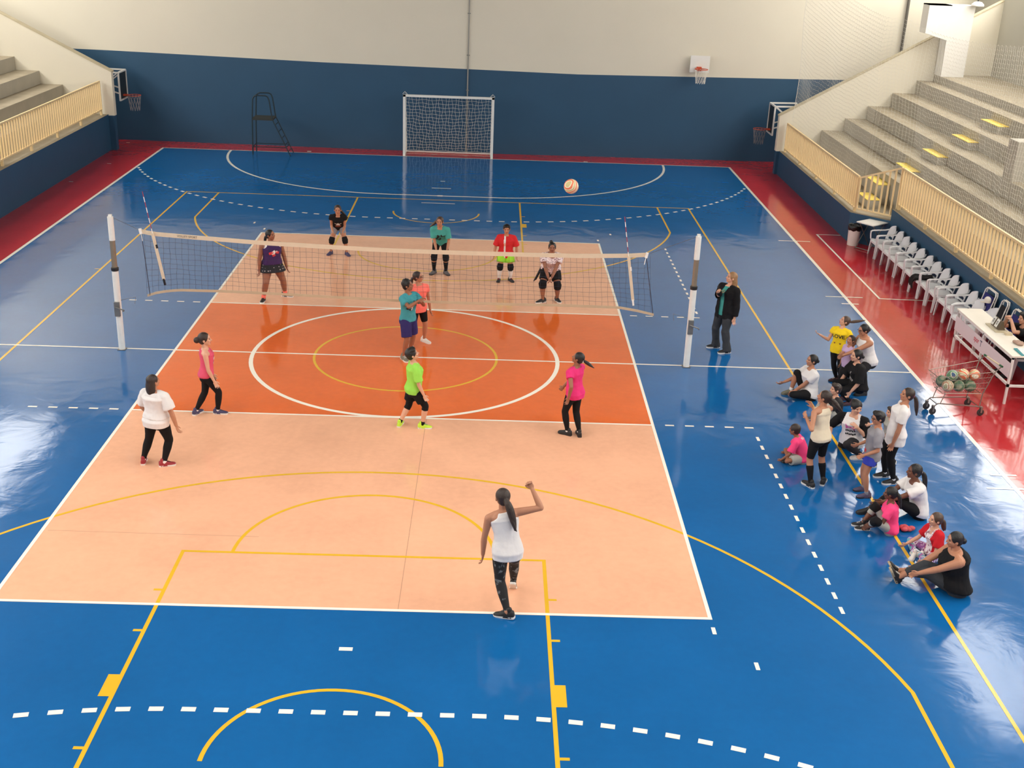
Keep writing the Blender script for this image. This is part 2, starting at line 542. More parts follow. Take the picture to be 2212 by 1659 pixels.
# yellow half steps of the aisles
def half_step(parent, x0, x1, y0, y1, z0, z1):
    m = MB()
    m.box((x0, y0, z0), (x1, y1, z1), 0)
    m.box((x0 - .005, y0 - .005, z1 - .012), (x1 + .002, y1 + .005, z1 + .004), 1)
    m.build('half_step', [M_conc, M_yel], parent)
half_step(stA, 12.05, 12.42, 10.75, 11.7, .8, 1.04)
half_step(stA, 12.46, 12.815, 11.3, 12.5, .8, 1.36)
for k in range(4):
    x1 = STEPS_R[k+1][0]
    half_step(stA, x1 - .30, x1 - .004, 11.2, 12.48, STEPS_R[k][1], STEPS_R[k][1] + .22)
for k in range(4):
    x1 = STEPS_R[k+1][0]
    half_step(stA, x1 + .02, x1 + .27, 10.25, 11.15, STEPS_R[k+1][1] - .01, STEPS_R[k+1][1] + .01) if False else None
half_step(stL, -12.246, -11.86, 9.2, 10.75, 1.21, 1.47)
# plain cabinet-like block at the right edge of the upper steps
m = MB(); m.box((14.3, 7.0, 1.9), (15.04, 7.55, 3.4)); m.build('concrete_block', M_conc, stB)

# end parapets of the stands
def parapet(name, s, x0, zb, zt, slope, xe, y0, y1, label):
    m = MB()
    poly = [(s*x0, zb), (s*x0, zt), (s*xe, zt + slope * (xe - x0)), (s*xe, 0.0), (s*(x0 + .3), 0.0), (s*(x0+.3), zb)]
    m.prism(poly, 'y', y0, y1, 0)
    cop = [(s*(x0-.02), zt - .01), (s*xe, zt - .01 + slope * (xe - x0)), (s*xe, zt + .035 + slope * (xe - x0)), (s*(x0-.02), zt + .035)]
    m.prism(cop, 'y', y0 - .015, y1 + .015, 1)
    return struct(m.build(name, [M_cream, mat('parapet_coping', (190, 178, 150), 0.9, var=0.2, scale=5)]), label)
parapet('trim_1', 1, 11.33, .79, 1.98, .572, 18.3, 19.1, 19.32, 'sloping cream end wall of the bleachers beside the net')
parapet('trim_2', -1, 11.34, 1.17, 2.62, .506, 18.3, 19.3, 19.52, 'sloping cream end wall of the bleachers without the net')
for s, zt, y in ((1, .79, 19.1), (-1, 1.17, 19.3)):
    m = MB(); x0, x1 = sorted((s * 11.36, s * 11.66)); m.box((x0, y - .02, 0), (x1, y + .24, zt))
    struct(m.build('trim_3' if s > 0 else 'trim_4', M_wblue), 'blue painted pier under the sloping end wall')

# ------------------------------------------------------------------ guard railings
def railing(name, label, p, q, zb0, zt0, zb1, zt1, zf, pitch=.187, foot=True):
    """square bar railing from p to q (x,y)"""
    t = thing(name, label, 'railing', (p[0], p[1], zf), 'guard railings of the bleachers')
    P = lambda f, z: (p[0] + (q[0]-p[0]) * f, p[1] + (q[1]-p[1]) * f, z)
    L = math.hypot(q[0]-p[0], q[1]-p[1])
    m = MB(); m.bar(P(0, zt0), P(1, zt1), .055, .05); m.build('top_rail', M_rail, t)
    m = MB(); m.bar(P(0, zb0), P(1, zb1), .045, .04); m.build('bottom_rail', M_rail, t)
    n = int(round(L / pitch)); me = None
    same = abs(zt0 - zt1) < 1e-6 and abs(zb0 - zb1) < 1e-6
    for i in range(n + 1):
        f = i / n
        zb = zb0 + (zb1 - zb0) * f; zt = zt0 + (zt1 - zt0) * f
        if same and me is not None:
            o = bpy.data.objects.new('baluster', me.data); COL.objects.link(o); o.parent = t
            o.location = V(P(f, zb)) - V(P(0, zb))
        else:
            m = MB(); m.bar(P(f, zb), P(f, zt), .05, .034, up=(q[0]-p[0], q[1]-p[1], 0)); o = m.build('baluster', M_rail, t); me = o
    if foot:
        k = max(2, int(L / 1.9))
        for i in range(k + 1):
            f = min(.995, max(.005, i / k))
            m = MB(); m.box((P(f,0)[0]-.035, P(f,0)[1]-.035, zf), (P(f,0)[0]+.035, P(f,0)[1]+.035, zb0)); m.build('foot', M_rail, t)
    return t
railing('guard_railing', 'cream bar railing running from the sloped end wall to the trash bin corner', (11.60, 18.95), (11.60, 10.3), .90, 1.76, .90, 1.76, .80)
railing('guard_railing', 'short angled cream railing with widely spaced bars above the small folding table', (11.62, 10.24), (12.43, 9.40), .90, 1.76, .90, 2.22, .80, pitch=.165, foot=False)
railing('guard_railing', 'long cream bar railing above the row of white chairs', (12.46, 9.36), (12.46, -3.5), 1.24, 2.20, 1.24, 2.20, 1.12)
railing('guard_railing', 'cream bar railing on the blue wall across the court from the white chairs', (-11.72, 19.15), (-11.72, 4.0), 1.38, 2.32, 1.38, 2.32, 1.21)

# ------------------------------------------------------------------ column, pipes, lamp at the back of the stand
m = MB()
m.box((16.36, 18.45, 3.56), (17.12, 19.05, 5.8), 0)
m.prism([(15.62, 4.92), (16.36, 4.72), (16.36, 5.83), (15.62, 5.83)], 'y', 18.45, 19.05, 0)
m.box((15.62, 18.45, 5.8), (17.12, 19.05, 5.83), 0)
struct(m.build('pillar_concrete', M_white), 'white concrete pillar with a wide bracket head at the top of the steps')
t = thing('floodlight', 'white dome floodlight on the pillar head', 'lamp', (17.2, 18.4, 5.9))
m = MB(); m.lathe([(.02, .12), (.12, .10), (.2, .02), (.2, -.02), (.02, -.02)], (17.12, 18.3, 5.86), 20); m.build('lamp_dome', M_white, t, smooth=True, sharp=40)
m = MB(); m.bar((17.12, 18.3, 5.95), (17.12, 18.3, 6.4), .03); m.bar((17.12, 18.3, 5.95), (17.1, 18.5, 5.8), .03); m.build('bracket', M_black, t)
t = thing('conduit_pipe', 'thin grey conduit pipe running down the middle of the far wall', 'pipe', (.62, 20.9, 2.0))
m = MB(); m.tube([(.62, 20.92, 0.0), (.62, 20.92, 10.5)], .022, 8); m.build('pipe', mat('conduit_grey', (150, 148, 140), .6), t)
m = MB(); [m.box((.57, 20.90, z), (.67, 20.95, z + .03)) for z in (2.2, 3.4, 4.8, 6.2)]; m.build('pipe_clip', M_steel, t)
t = thing('drain_pipe', 'dark drain pipe on the far wall above the sloped end wall', 'pipe', (15.87, 21.3, 3.5))
m = MB(); m.tube([(15.87, 21.3, 3.2), (15.87, 21.3, 10.5)], .05, 10); m.build('pipe', mat('pipe_dark', (96, 92, 84), .6), t)
# ------------------------------------------------------------------ volleyball posts, net, antennas
def net_post(x, label):
    t = thing('net_post', label, 'volleyball post', (x, -.07, 0), 'volleyball net posts')
    s = 1 if x > 0 else -1
    m = MB(); m.tube([(x, -.07, 0), (x, -.07, 1.62)], .062, 16); m.build('outer_tube', mat('post_white', (226, 226, 220), .45, var=.08, scale=9), t, smooth=True, sharp=40)
    m = MB(); m.tube([(x, -.07, 1.6), (x, -.07, 2.18)], .05, 16); m.build('inner_tube', mat('post_bare_metal', (138, 128, 112), .4, metal=.4, var=.12, scale=12), t, smooth=True, sharp=40)
    m = MB(); m.tube([(x, -.07, 2.17), (x, -.07, 2.62)], .055, 16); m.box((x-.03, -.1, 2.60), (x+.03, -.04, 2.66)); m.build('top_sleeve', mat('post_white', (226, 226, 220)), t, smooth=True, sharp=40)
    m = MB(); m.lathe([(.066, 1.58), (.07, 1.59), (.07, 1.64), (.066, 1.65)], (x, -.07, 0), 16); m.build('collar', M_black, t)
    m = MB(); m.box((x-.05, -.17, .70), (x+.05, -.12, .98)); m.tube([(x - .03, -.2, .9), (x + .14, -.2, .84)], .012, 8); m.tube([(x+.14, -.2, .84), (x+.14, -.26, .84)], .014, 8); m.build('winch', M_steel, t)
    m = MB(); m.box((x - .075, -.145, 0), (x + .075, .005, .012)); m.build('floor_socket', M_steel, t)
    m = MB(); zz = 2.43
    m.tube([(x - s * .06, -.07, 1.0), (x - s * .35, -.09, 1.08), (x - s * .33, -.1, .95)], .005, 5); m.build('loose_cord', M_steel, t)
    return t
net_post(-5.48, 'white telescopic volleyball post on the net side away from the white chairs')
net_post(5.48, 'white telescopic volleyball post near the woman in the black jacket')
YN = -.07
NT = ([-4.96, -4.72, -4.33, -3.68, -2.84, -2.48, -.84, -.1, 1.24, 3.16, 3.69, 4.17, 4.51], [2.40, 2.352, 2.333, 2.297, 2.256, 2.242, 2.196, 2.184, 2.182, 2.196, 2.215, 2.232, 2.264])
NBT = ([-4.91, -4.69, -4.31, -3.55, -2.75, -.85, 0, 1.3, 3.2, 4.07, 4.42, 4.76], [1.106, 1.183, 1.238, 1.240, 1.230, 1.182, 1.165, 1.160, 1.175, 1.170, 1.119, 1.048])
def net_top(x): return float(np.interp(x, *NT))
def net_low(x): return float(np.interp(x, *NBT))
t = thing('volleyball_net', 'dark volleyball net with beige tapes stretched across the middle of the court', 'net', (0, YN, 1.4))
def tape(f, half, name, n=60, x0=-4.96, x1=4.51, mt=None, thick=.006):
    m = MB(); rings = []
    for i in range(n + 1):
        x = x0 + (x1 - x0) * i / n
        z = f(x); w = .004 * math.sin(x * 5)
        rings.append([(x, YN - thick + w, z - half), (x, YN + thick + w, z - half), (x, YN + thick + w, z + half), (x, YN - thick + w, z + half)])
    m.loft(rings)
    return m.build(name, mt, t)
M_tape = mat('beige_net_tape', (214, 198, 172), .85, var=.10, scale=6)
M_tape2 = mat('worn_net_tape', (188, 170, 142), .9, var=.12, scale=5)
tape(lambda x: net_top(x) - .035, .04, 'top_tape', mt=M_tape)
tape(lambda x: net_low(x), .024, 'bottom_tape', mt=M_tape2, x0=-4.91, x1=4.76)
def mesh_net(x0, x1, pitch, low, top, y, wav, r, sag=.0):
    m = MB(); nx = int(round((x1 - x0) / pitch)); nz = 10
    def pt(i, j):
        f = j / nz; x = x0 + (x1 - x0) * i / nx
        zt = top(x); zb = low(x)
        ez = 1 - math.exp(-min(i, nx - i) / 3.0)
        z = zb + (zt - zb) * f - .02 * math.sin(PI * f) * ez + .008 * math.sin(i * .9 + j)
        return V((x + .10 * (1 - f) * (x / 5.0) * (1 if x > 0 else .4) + .010 * math.sin(i * 1.7 + j * 1.1) * math.sin(PI * f), y + wav * math.sin(x * 1.3 + j * .4) * math.sin(PI * f), z))
    for i in range(nx + 1): m.tube([pt(i, j) for j in range(nz + 1)], r, 3, caps=False)
    for j in range(1, nz): m.tube([pt(i, j) for i in range(nx + 1)], r, 3, caps=False)
    return m
mesh_net(-4.88, 4.6, .115, lambda x: net_low(x) + .02, lambda x: net_top(x) - .07, YN, .02, .0021).build('netting', M_dcord, t, recalc=False)
for s, xt, zt, xm, xb, zb in ((-1, -4.93, 2.36, -4.89, -4.86, 1.12), (1, 4.52, 2.22, 4.62, 4.74, 1.07)):
    m = MB(); m.tube([(xt, YN, zt), (xm, YN, 1.7), (xb, YN, zb)], .008, 6); m.build('side_rope', mat('net_rope', (60, 66, 84), .8), t)
    m = MB(); m.tube([(xt, YN, zt + .01), (s * 5.43, YN, 2.6)], .004, 6); m.build('tension_rope', M_steel, t)
    m = MB(); m.bar((xt, YN, zt - .05), (xt + s * .02, YN, zt + .05), .05, .04); m.tube([(xt, YN-.02, zt - .03), (xt - s * .03, YN-.06, zt - .17)], .006, 6); m.build('net_strap', M_white, t)
for s in (-1, 1):
    a = thing('antenna', 'striped antenna rod at the net end nearer %s' % ('the woman in purple' if s < 0 else 'the woman in the black jacket'), 'antenna', (s * 4.55, YN - .02, 1.5), 'net antennas')
    xt, xb, zlo, zhi = (-4.84, -4.55, 1.34, 3.12) if s < 0 else (4.06, 4.35, 1.23, 2.95)
    P = lambda f: V((xb + (xt - xb) * f, YN - .03, zlo + (zhi - zlo) * f))
    m = MB(); 
    for k in range(9):
        f0 = .5 + .5 * k / 9; f1 = .5 + .5 * (k + 1) / 9
        m.tube([P(f0), P(f1)], .0075, 6, mi=k % 2)
    m.build('rod', [mat('antenna_red', (150, 40, 60), .5), M_white], a)
    m = MB(); m.bar(P(.06), P(.56), .055, .02, up=(0,1,0)); m.build('sleeve', M_tape, a)
    m = MB(); m.bar(P(0), P(.07), .035, .03); m.bar(P(.40) + V((.02,0,0)), P(.44) + V((.02,0,0)), .03, .03); m.build('buckle', M_black if s < 0 else M_white, a)
# black print on the top tape near its far end
def text_mesh(body, size, font_bold=False, shear=0.0, ext=0.0):
    cu = bpy.data.curves.new('t', 'FONT'); cu.body = body; cu.size = size; cu.align_x = 'CENTER'; cu.align_y = 'CENTER'
    cu.extrude = ext; cu.shear = shear; cu.resolution_u = 3
    if font_bold: cu.offset = size * .02
    o = bpy.data.objects.new('t', cu); COL.objects.link(o)
    dg = bpy.context.evaluated_depsgraph_get()
    me = bpy.data.meshes.new_from_object(o.evaluated_get(dg))
    bpy.data.objects.remove(o); bpy.data.curves.remove(cu)
    vs = [v.co.copy() for v in me.vertices]; fs = [list(p.vertices) for p in me.polygons]
    bpy.data.meshes.remove(me)
    return vs, fs
vs, fs = text_mesh('VOLLEY SPORT', .055)
m = MB(); m.add([(-4.08 + p.x, YN - .0125, net_top(-4.08 + p.x) - .035 + p.y) for p in vs], fs); m.build('print', M_black, t, recalc=False)

# ------------------------------------------------------------------ futsal goal
t = thing('futsal_goal', 'white futsal goal with a white net at the far end', 'goal', (0, 20.06, 0))
for s in (-1, 1):
    m = MB(); m.bar((s * 1.54, 20.06, 0), (s * 1.54, 20.06, 2.12), .085, .085); m.build('post', M_white, t)
    m = MB(); m.tube([(s * 1.54, 20.08, .03), (s * 1.52, 20.75, .03)], .028, 8); m.tube([(s*1.54, 20.08, 2.09), (s*1.54, 20.3, 2.09), (s * 1.52, 20.78, .05)], .024, 8); m.build('side_frame', M_white, t)
m = MB(); m.bar((-1.58, 20.06, 2.085), (1.58, 20.06, 2.085), .085, .075); m.build('crossbar', M_white, t)
m = MB(); m.tube([(-1.52, 20.75, .03), (1.52, 20.75, .03)], .03, 8); m.build('ground_bar', mat('goal_bar_pinkish', (220, 205, 200), .5), t)
m = MB()
nx, nz = 26, 17
def gp(i, j):
    f = j / nz; x = -1.5 + 3.0 * i / nx
    y = 20.26 + .50 * f + .10 * math.sin(PI * f) - .06 * abs(x / 1.5) ** 2
    z = 2.05 - 1.96 * f - (.16 * (1 - (x / 1.5) ** 2)) * math.sin(PI * min(1, f * 1.0)) * .7
    return V((x + .025 * math.sin(i * 2.1 + j * 1.3), y, z + .015 * math.sin(i * 1.3 + j * .7)))
for i in range(nx + 1): m.tube([gp(i, j) for j in range(nz + 1)], .0045, 3, caps=False)
for j in range(nz + 1): m.tube([gp(i, j) for i in range(nx + 1)], .0045, 3, caps=False)
for s in (-1, 1):
    side = lambda a, j: V((s * (1.5 + .02 * math.sin(a + j)), 20.1 + (gp(0, j).y - 20.1) * a / 4, gp(0, j).z + .02 * math.sin(a * 2 + j)))
    for a in range(5): m.tube([side(a, j) for j in range(nz + 1)], .0045, 3, caps=False)
    for j in range(nz + 1): m.tube([side(a, j) for a in range(5)], .0045, 3, caps=False)
for i in range(0, nx + 1, 1): m.tube([V((-1.5 + 3.0 * i / nx, 20.08, 2.06)), gp(i, 0)], .0045, 3, caps=False)
m.build('goal_netting', M_cord, t, recalc=False)
m = MB()
for s in (-1, 1):
    m.tube([(s*1.6, 20.1, 2.13), (s*1.52, 20.08, 2.22), (s*1.44, 20.1, 2.13)], .008, 5); m.tube([(s*1.52, 20.08, 2.22), (s*1.5, 20.2, 2.14)], .006, 5)
m.build('net_tie', M_cord, t)

# ------------------------------------------------------------------ umpire stand
t = thing('umpire_stand', 'empty dark green umpire stand with ladder in front of the far blue wall', 'umpire chair', (-6.05, 19.6, 0))
M_ump = mat('dark_green_steel', (18, 40, 48), .5, var=.1)
for y0, name in ((19.30, 'side_frame'), (19.95, 'side_frame')):
    m = MB()
    m.tube([(-6.70, y0, 0), (-6.67, y0, 1.2), (-6.63, y0, 1.90), (-6.58, y0, 1.98), (-6.50, y0, 2.02), (-6.2, y0, 2.02), (-6.12, y0, 1.98), (-6.07, y0, 1.86), (-5.99, y0, 1.24)], .022, 8)
    m.tube([(-5.99, y0, 1.24), (-5.41, y0, 0)], .018, 8)
    m.tube([(-6.69, y0, .28), (-5.55, y0, .28)], .014, 6)
    m.build(name, M_ump, t)
m = MB(); m.box((-6.68, 19.28, 1.19), (-5.97, 19.97, 1.25)); m.build('seat_platform', mat('worn_wood_seat', (48, 50, 46), .7, var=.2), t)
for k in range(5):
    f = .16 + k * .18
    m = MB(); m.tube([(-5.99 + .58 * f, 19.30, 1.24 * (1 - f)), (-5.99 + .58 * f, 19.95, 1.24 * (1 - f))], .013, 6); m.build('rung', M_ump, t)
m = MB(); m.tube([(-6.58, 19.30, 1.98), (-6.58, 19.95, 1.98)], .018, 6); m.tube([(-6.69, 19.30, .28), (-6.69, 19.95, .28)], .014, 6); m.tube([(-5.55, 19.3, .28), (-5.55, 19.95, .28)], .014, 6); m.build('cross_bar', M_ump, t)

# ------------------------------------------------------------------ basketball hoops
M_rim = mat('orange_rim_enamel', (206, 82, 48), .5)
def hoop_net(m, c, r0=.225, h=.42, r=.005, a=12):
    c = V(c)
    for k in range(a):
        for s in (-1, 1):
            pts = []
            for j in range(7):
                f = j / 6; ang = 2 * PI * (k + s * f * 1.5) / a; rr = r0 * (1 - .42 * f + .12 * f * f)
                pts.append(c + V((rr * math.cos(ang), rr * math.sin(ang), -h * f)))
            m.tube(pts, r, 3, caps=False)
def rim(m, c, n=24):
    c = V(c); pts = [c + V((.225 * math.cos(2*PI*k/n), .225 * math.sin(2*PI*k/n), 0)) for k in range(n + 1)]
    m.tube(pts, .012, 6)
t = thing('basketball_hoop', 'small white backboard and orange hoop high on the far wall', 'basketball hoop', (8.75, 21.0, 3.1))
m = MB(); m.box((8.41, 20.96, 3.11), (9.09, 21.0, 3.68)); m.build('backboard', M_white, t)
m = MB(); rim(m, (8.76, 20.62, 3.26)); m.box((8.64, 20.84, 3.17), (8.80, 20.96, 3.31)); m.bar((8.72, 20.85, 3.25), (8.72, 20.95, 3.25), .1, .1); m.bar((8.58, 20.76, 3.26), (8.66, 20.92, 3.24), .02); m.bar((8.94, 20.76, 3.26), (8.80, 20.92, 3.24), .02); m.build('rim', M_rim, t)
m = MB(); hoop_net(m, (8.76, 20.62, 3.25), h=.48, r=.006); m.build('hoop_net', M_cord, t, recalc=False)
m = MB(); m.bar((8.5, 20.98, 3.3), (8.5, 21.16, 3.3), .05); m.bar((9.0, 20.98, 3.3), (9.0, 21.16, 3.3), .05); m.build('bracket', M_steel, t)
def side_hoop(s, y, label, zr, zt):
    x0 = s * 11.30
    t = thing('basketball_hoop', label, 'basketball hoop', (x0, y, zr))
    m = MB()
    for yy in (y - .42, y + .42):
        m.bar((x0, yy, zr - .15), (x0, yy, zt), .05, .05); m.bar((x0, yy, zt), (x0 + s * .95, yy, zt + .02), .05, .05)
        m.bar((x0, yy, zr + .1), (x0 + s * .5, yy, zr + .25), .04, .04); m.bar((x0 + s * .05, yy, zt - .02), (x0 + s * .55, yy, zt - .4), .035, .035)
    m.bar((x0, y - .42, zt), (x0, y + .42, zt), .05, .05); m.bar((x0, y - .42, zr - .13), (x0, y + .42, zr - .13), .05, .05)
    m.bar((x0 + s * .9, y - .42, zt), (x0 + s * .9, y + .42, zt), .05)
    m.build('frame', M_white, t)
    m = MB(); m.box((min(x0, x0 + s*.02), y - .40, zr - .1), (max(x0, x0 + s*.02), y + .40, zt - .03)); m.build('backboard', mat('dark_backboard', (30, 40, 46), .5), t)
    m = MB(); c = (x0 - s * .36, y, zr); rim(m, c); m.bar((x0, y, zr), (x0 - s * .14, y, zr), .12, .06); m.build('rim', M_rim, t)
    m = MB(); hoop_net(m, (x0 - s * .36, y, zr), h=.52, r=.006); m.build('hoop_net', mat('grey_net_cord', (150, 150, 150), .8, var=0), t, recalc=False)
side_hoop(-1, 20.35, 'basketball hoop with dark board beside the end wall of the bleachers across from the chairs', 1.72, 2.52)
side_hoop(1, 20.2, 'basketball hoop mostly hidden behind the end wall of the bleachers under the net', 1.35, 2.2)

# ------------------------------------------------------------------ protective net over the stand
t = thing('protective_net', 'white safety net hanging in front of the bleacher steps', 'net', (11.62, 18.6, 1.8))
path = [(11.63, 18.75), (11.63, 10.25), (12.52, 9.36), (12.52, -2.5)]
cum = [0]
for i in range(3): cum.append(cum[-1] + math.dist(path[i], path[i+1]))
def pat(s):
    for i in range(3):
        if s <= cum[i+1]:
            f = (s - cum[i]) / (cum[i+1] - cum[i]); return (path[i][0] + (path[i+1][0]-path[i][0]) * f, path[i][1] + (path[i+1][1]-path[i][1]) * f)
    return path[-1]
pitch = .105; ncol = int(cum[-1] / pitch); ncell = 40
rnd = random.Random(5)
def sn(i, j):
    s = cum[-1] * i / ncol; x, y = pat(s)
    zt = 5.9 + .010 * (y - 8.5) ** 2 + .02 * (1 if i % 2 else -1)
    if y < 9.8: zt -= .22 * min(1, (9.8 - y) / .5)
    zb = 1.75 if y > 10.2 else 2.15
    f = j / ncell
    w = math.sin(s * .9 + 1.3) + .6 * math.sin(s * 2.3) + .35 * math.sin(s * 5.1)
    z = zb + (zt - zb) * f
    low = (1 - f) ** 1.5
    z += .07 * w * low * math.sin(PI * min(1, f * 1.2 + .05)) + .02 * math.sin(i * 1.9 + j * .6) * (1 - f)
    xo = .05 * math.sin(s * 1.4 + j * .15) * math.sin(PI * f) + .03 * w * low * math.sin(PI * f)
    return V((x + .06 + xo, y, z))
m = MB(); grid = [[sn(i, j) for j in range(ncell + 1)] for i in range(ncol + 1)]
for i in range(ncol + 1): m.tube(grid[i], .0022, 3, caps=False)
for j in range(ncell + 1): m.tube([grid[i][j] for i in range(ncol + 1)], .0022, 3, caps=False)
m.build('netting', M_cord, t, recalc=False)
m = MB(); m.tube([grid[0][j] for j in range(ncell + 1)], .008, 5); m.build('edge_cord', M_cord, t)

# ------------------------------------------------------------------ balls
def ball_mat(name, a, b, c):
    if name in MATS: return MATS[name]
    m = bpy.data.materials.new(name); m.use_nodes = True; nt = m.node_tree; N = nt.nodes.new; L = nt.links.new
    bs = nt.nodes['Principled BSDF']; bs.inputs['Roughness'].default_value = .5
    tc = N('ShaderNodeTexCoord'); w = N('ShaderNodeTexWave'); w.inputs['Scale'].default_value = 4.2; w.inputs['Distortion'].default_value = 6.0; w.inputs['Detail'].default_value = 1.0; w.inputs['Detail Scale'].default_value = 1.2
    L(tc.outputs['Object'], w.inputs['Vector'])
    r = N('ShaderNodeValToRGB'); r.color_ramp.interpolation = 'CONSTANT'
    e = r.color_ramp.elements; e[0].position = 0; e[0].color = lin(b); e[1].position = .34; e[1].color = lin(a)
    k = e.new(.82); k.color = lin(c)
    L(w.outputs['Fac'], r.inputs['Fac']); L(r.outputs['Color'], bs.inputs['Base Color'])
    n = N('ShaderNodeTexVoronoi'); n.inputs['Scale'].default_value = 9; n.feature = 'DISTANCE_TO_EDGE'; L(tc.outputs['Object'], n.inputs['Vector'])
    bp = N('ShaderNodeBump'); bp.inputs['Strength'].default_value = .3; bp.inputs['Distance'].default_value = .004; L(n.outputs['Distance'], bp.inputs['Height']); L(bp.outputs['Normal'], bs.inputs['Normal'])
    MATS[name] = m
    return m
CREAM = (226, 216, 192)
def ball(loc, mt, label, rot=(0,0,0), group='balls in the shopping cart', r=.105):
    m = MB(); m.ball((0,0,0), r, 28, 18)
    o = m.build('volleyball', mt, smooth=True)
    o.location = loc; o.rotation_euler = rot
    return tag(o, label, 'ball', group)
MO = ball_mat('orange_white_ball', CREAM, (220, 120, 80), (190, 176, 120))
MG = ball_mat('green_white_ball', (200, 200, 170), (92, 132, 96), (46, 74, 110))
MGR = ball_mat('grey_green_ball', (116, 134, 108), (78, 108, 82), (150, 150, 122))
MT = ball_mat('cream_tan_ball', CREAM, (190, 150, 120), (170, 168, 130))
ball((2.74, -4.4, 4.42), MO, 'orange and white volleyball in the air above the net', (1.3, .5, .6), None, .108)

# ------------------------------------------------------------------ shopping cart with balls
M_wire = mat('cart_wire', (150, 138, 128), .35, metal=.7, var=.05)
CX, CY = 10.08, -1.93
t = thing('shopping_cart', 'wire shopping cart loaded with volleyballs on the sideline', 'cart', (CX, CY, 0))
ca = math.radians(8)
def cp(u, v, z): return V((CX + u * math.cos(ca) - v * math.sin(ca), CY + u * math.sin(ca) + v * math.cos(ca), z))
# u: -front .. +handle, v: across
def wall_pt(u, v, f):  # basket corner interpolation, f height 0..1
    ub = -.36 + .72 * u; vb = (.15 + .06 * u) * v
    ut = -.50 + 1.02 * u; vt = (.20 + .09 * u) * v
    zb = .42 + .0 * u; zt = .74 + .13 * u
    return cp(ub + (ut - ub) * f, vb + (vt - vb) * f, zb + (zt - zb) * f)
m = MB()
for f in (0, .25, .5, .75, 1):
    rr = .006 if f in (0, 1) else .003
    for v in (-1, 1): m.tube([wall_pt(u / 6, v, f) for u in range(7)], rr, 4)
    m.tube([wall_pt(0, -1, f), wall_pt(0, 1, f)], rr, 4); m.tube([wall_pt(1, -1, f), wall_pt(1, 1, f)], rr, 4)
for u in range(19):
    for v in (-1, 1): m.tube([wall_pt(u / 18, v, 0), wall_pt(u / 18, v, 1)], .0018, 3)
for v in range(9):
    vv = -1 + v / 4
    m.tube([wall_pt(0, vv, 1), wall_pt(0, vv, 0), wall_pt(1, vv, 0), wall_pt(1, vv, 1)], .0018, 3)
for u in range(10): m.tube([wall_pt(u / 9, -1, 0), wall_pt(u / 9, 1, 0)], .0022, 3)
m.build('basket', M_wire, t, recalc=False)
m = MB()
for v in (-1, 1):
    m.tube([cp(-.47, .13 * v, .16), cp(-.40, .14 * v, .22), cp(.30, .22 * v, .18), cp(.40, .23 * v, .16)], .012, 6)
    m.tube([cp(.36, .23 * v, .17), cp(.38, .22 * v, .42), cp(.50, .28 * v, .86), cp(.60, .29 * v, .97)], .011, 6)
    m.tube([cp(-.36, .14 * v, .21), cp(-.30, .15 * v, .42)], .009, 6)
m.tube([cp(-.42, -.14, .21), cp(-.42, .14, .21)], .009, 6); m.tube([cp(.34, -.22, .18), cp(.34, .22, .18)], .009, 6)
m.build('chassis', M_wire, t)
m = MB(); m.tube([cp(.60, -.22, .97), cp(.60, .22, .97)], .014, 8); m.build('handle', mat('handle_cream', (214, 196, 160), .5), t)
for v in (-1, 1):
    m = MB(); m.tube([cp(.60, .22 * v, .97), cp(.60, .31 * v, .97)], .018, 8); m.build('handle_grip', mat('grip_green', (20, 84, 48), .5), t)
for u, v in ((-.47, -.12), (-.47, .12), (.40, -.23), (.40, .23)):
    w = MB(); c = cp(u, v, .065)
    pr = [(.02, -.018), (.055, -.018), (.064, -.010), (.064, .010), (.055, .018), (.02, .018)]
    ax = cp(u, v + 1, .065) - c
    ux = cp(u + 1, v, .065) - c
    w.loft([[c + ax * h + (ux * math.cos(2*PI*k/18) + V((0,0,1)) * math.sin(2*PI*k/18)) * r_ for k in range(18)] for r_, h in pr])
    wo = w.build('wheel', mat('wheel_rubber', (52, 46, 44), .7), t)
    w = MB(); w.bar(c + ax * .028, c + ax * .028 + V((0,0,.11)), .03, .008); w.bar(c - ax * .028, c - ax * .028 + V((0,0,.11)), .03, .008); w.bar(c - ax*.03 + V((0,0,.105)), c + ax*.03 + V((0,0,.105)), .035, .01); w.build('wheel_fork', M_wire, wo)
bl = [(-.24, -.08, .535, MT, 'cream and tan volleyball at the front end of the cart', (1, 0, .5)), (-.03, .09, .535, MGR, 'dull green volleyball sunk low in the cart behind the blue and green one', (0, .8, .3)),
      (-.04, -.10, .535, MGR, 'green grey volleyball at the bottom middle of the cart', (2, .3, 1)), (.17, -.11, .535, MGR, 'green grey volleyball at the bottom of the cart on the handle end', (.4, 1.9, 2)),
      (.17, .10, .535, MG, 'cream and green volleyball at the back of the cart', (2.2, 1, 0)), (-.14, .00, .70, MG, 'blue and green swirled volleyball on top of the heap in the cart', (.3, .2, 1.2)),
      (.06, -.01, .72, MO, 'orange and cream volleyball on top in the middle of the cart', (.5, 2.3, .4)), (.27, -.02, .71, MO, 'cream volleyball with pale orange panels nearest the cart handle', (1.1, 2.9, 1.4)),
      (-.26, .11, .55, MGR, 'small dark green volleyball in the front corner of the cart', (1, 1, 1))]
for u, v, z, mt, lb, ro in bl:
    ball(tuple(cp(u, v, z)), mt, lb, ro)

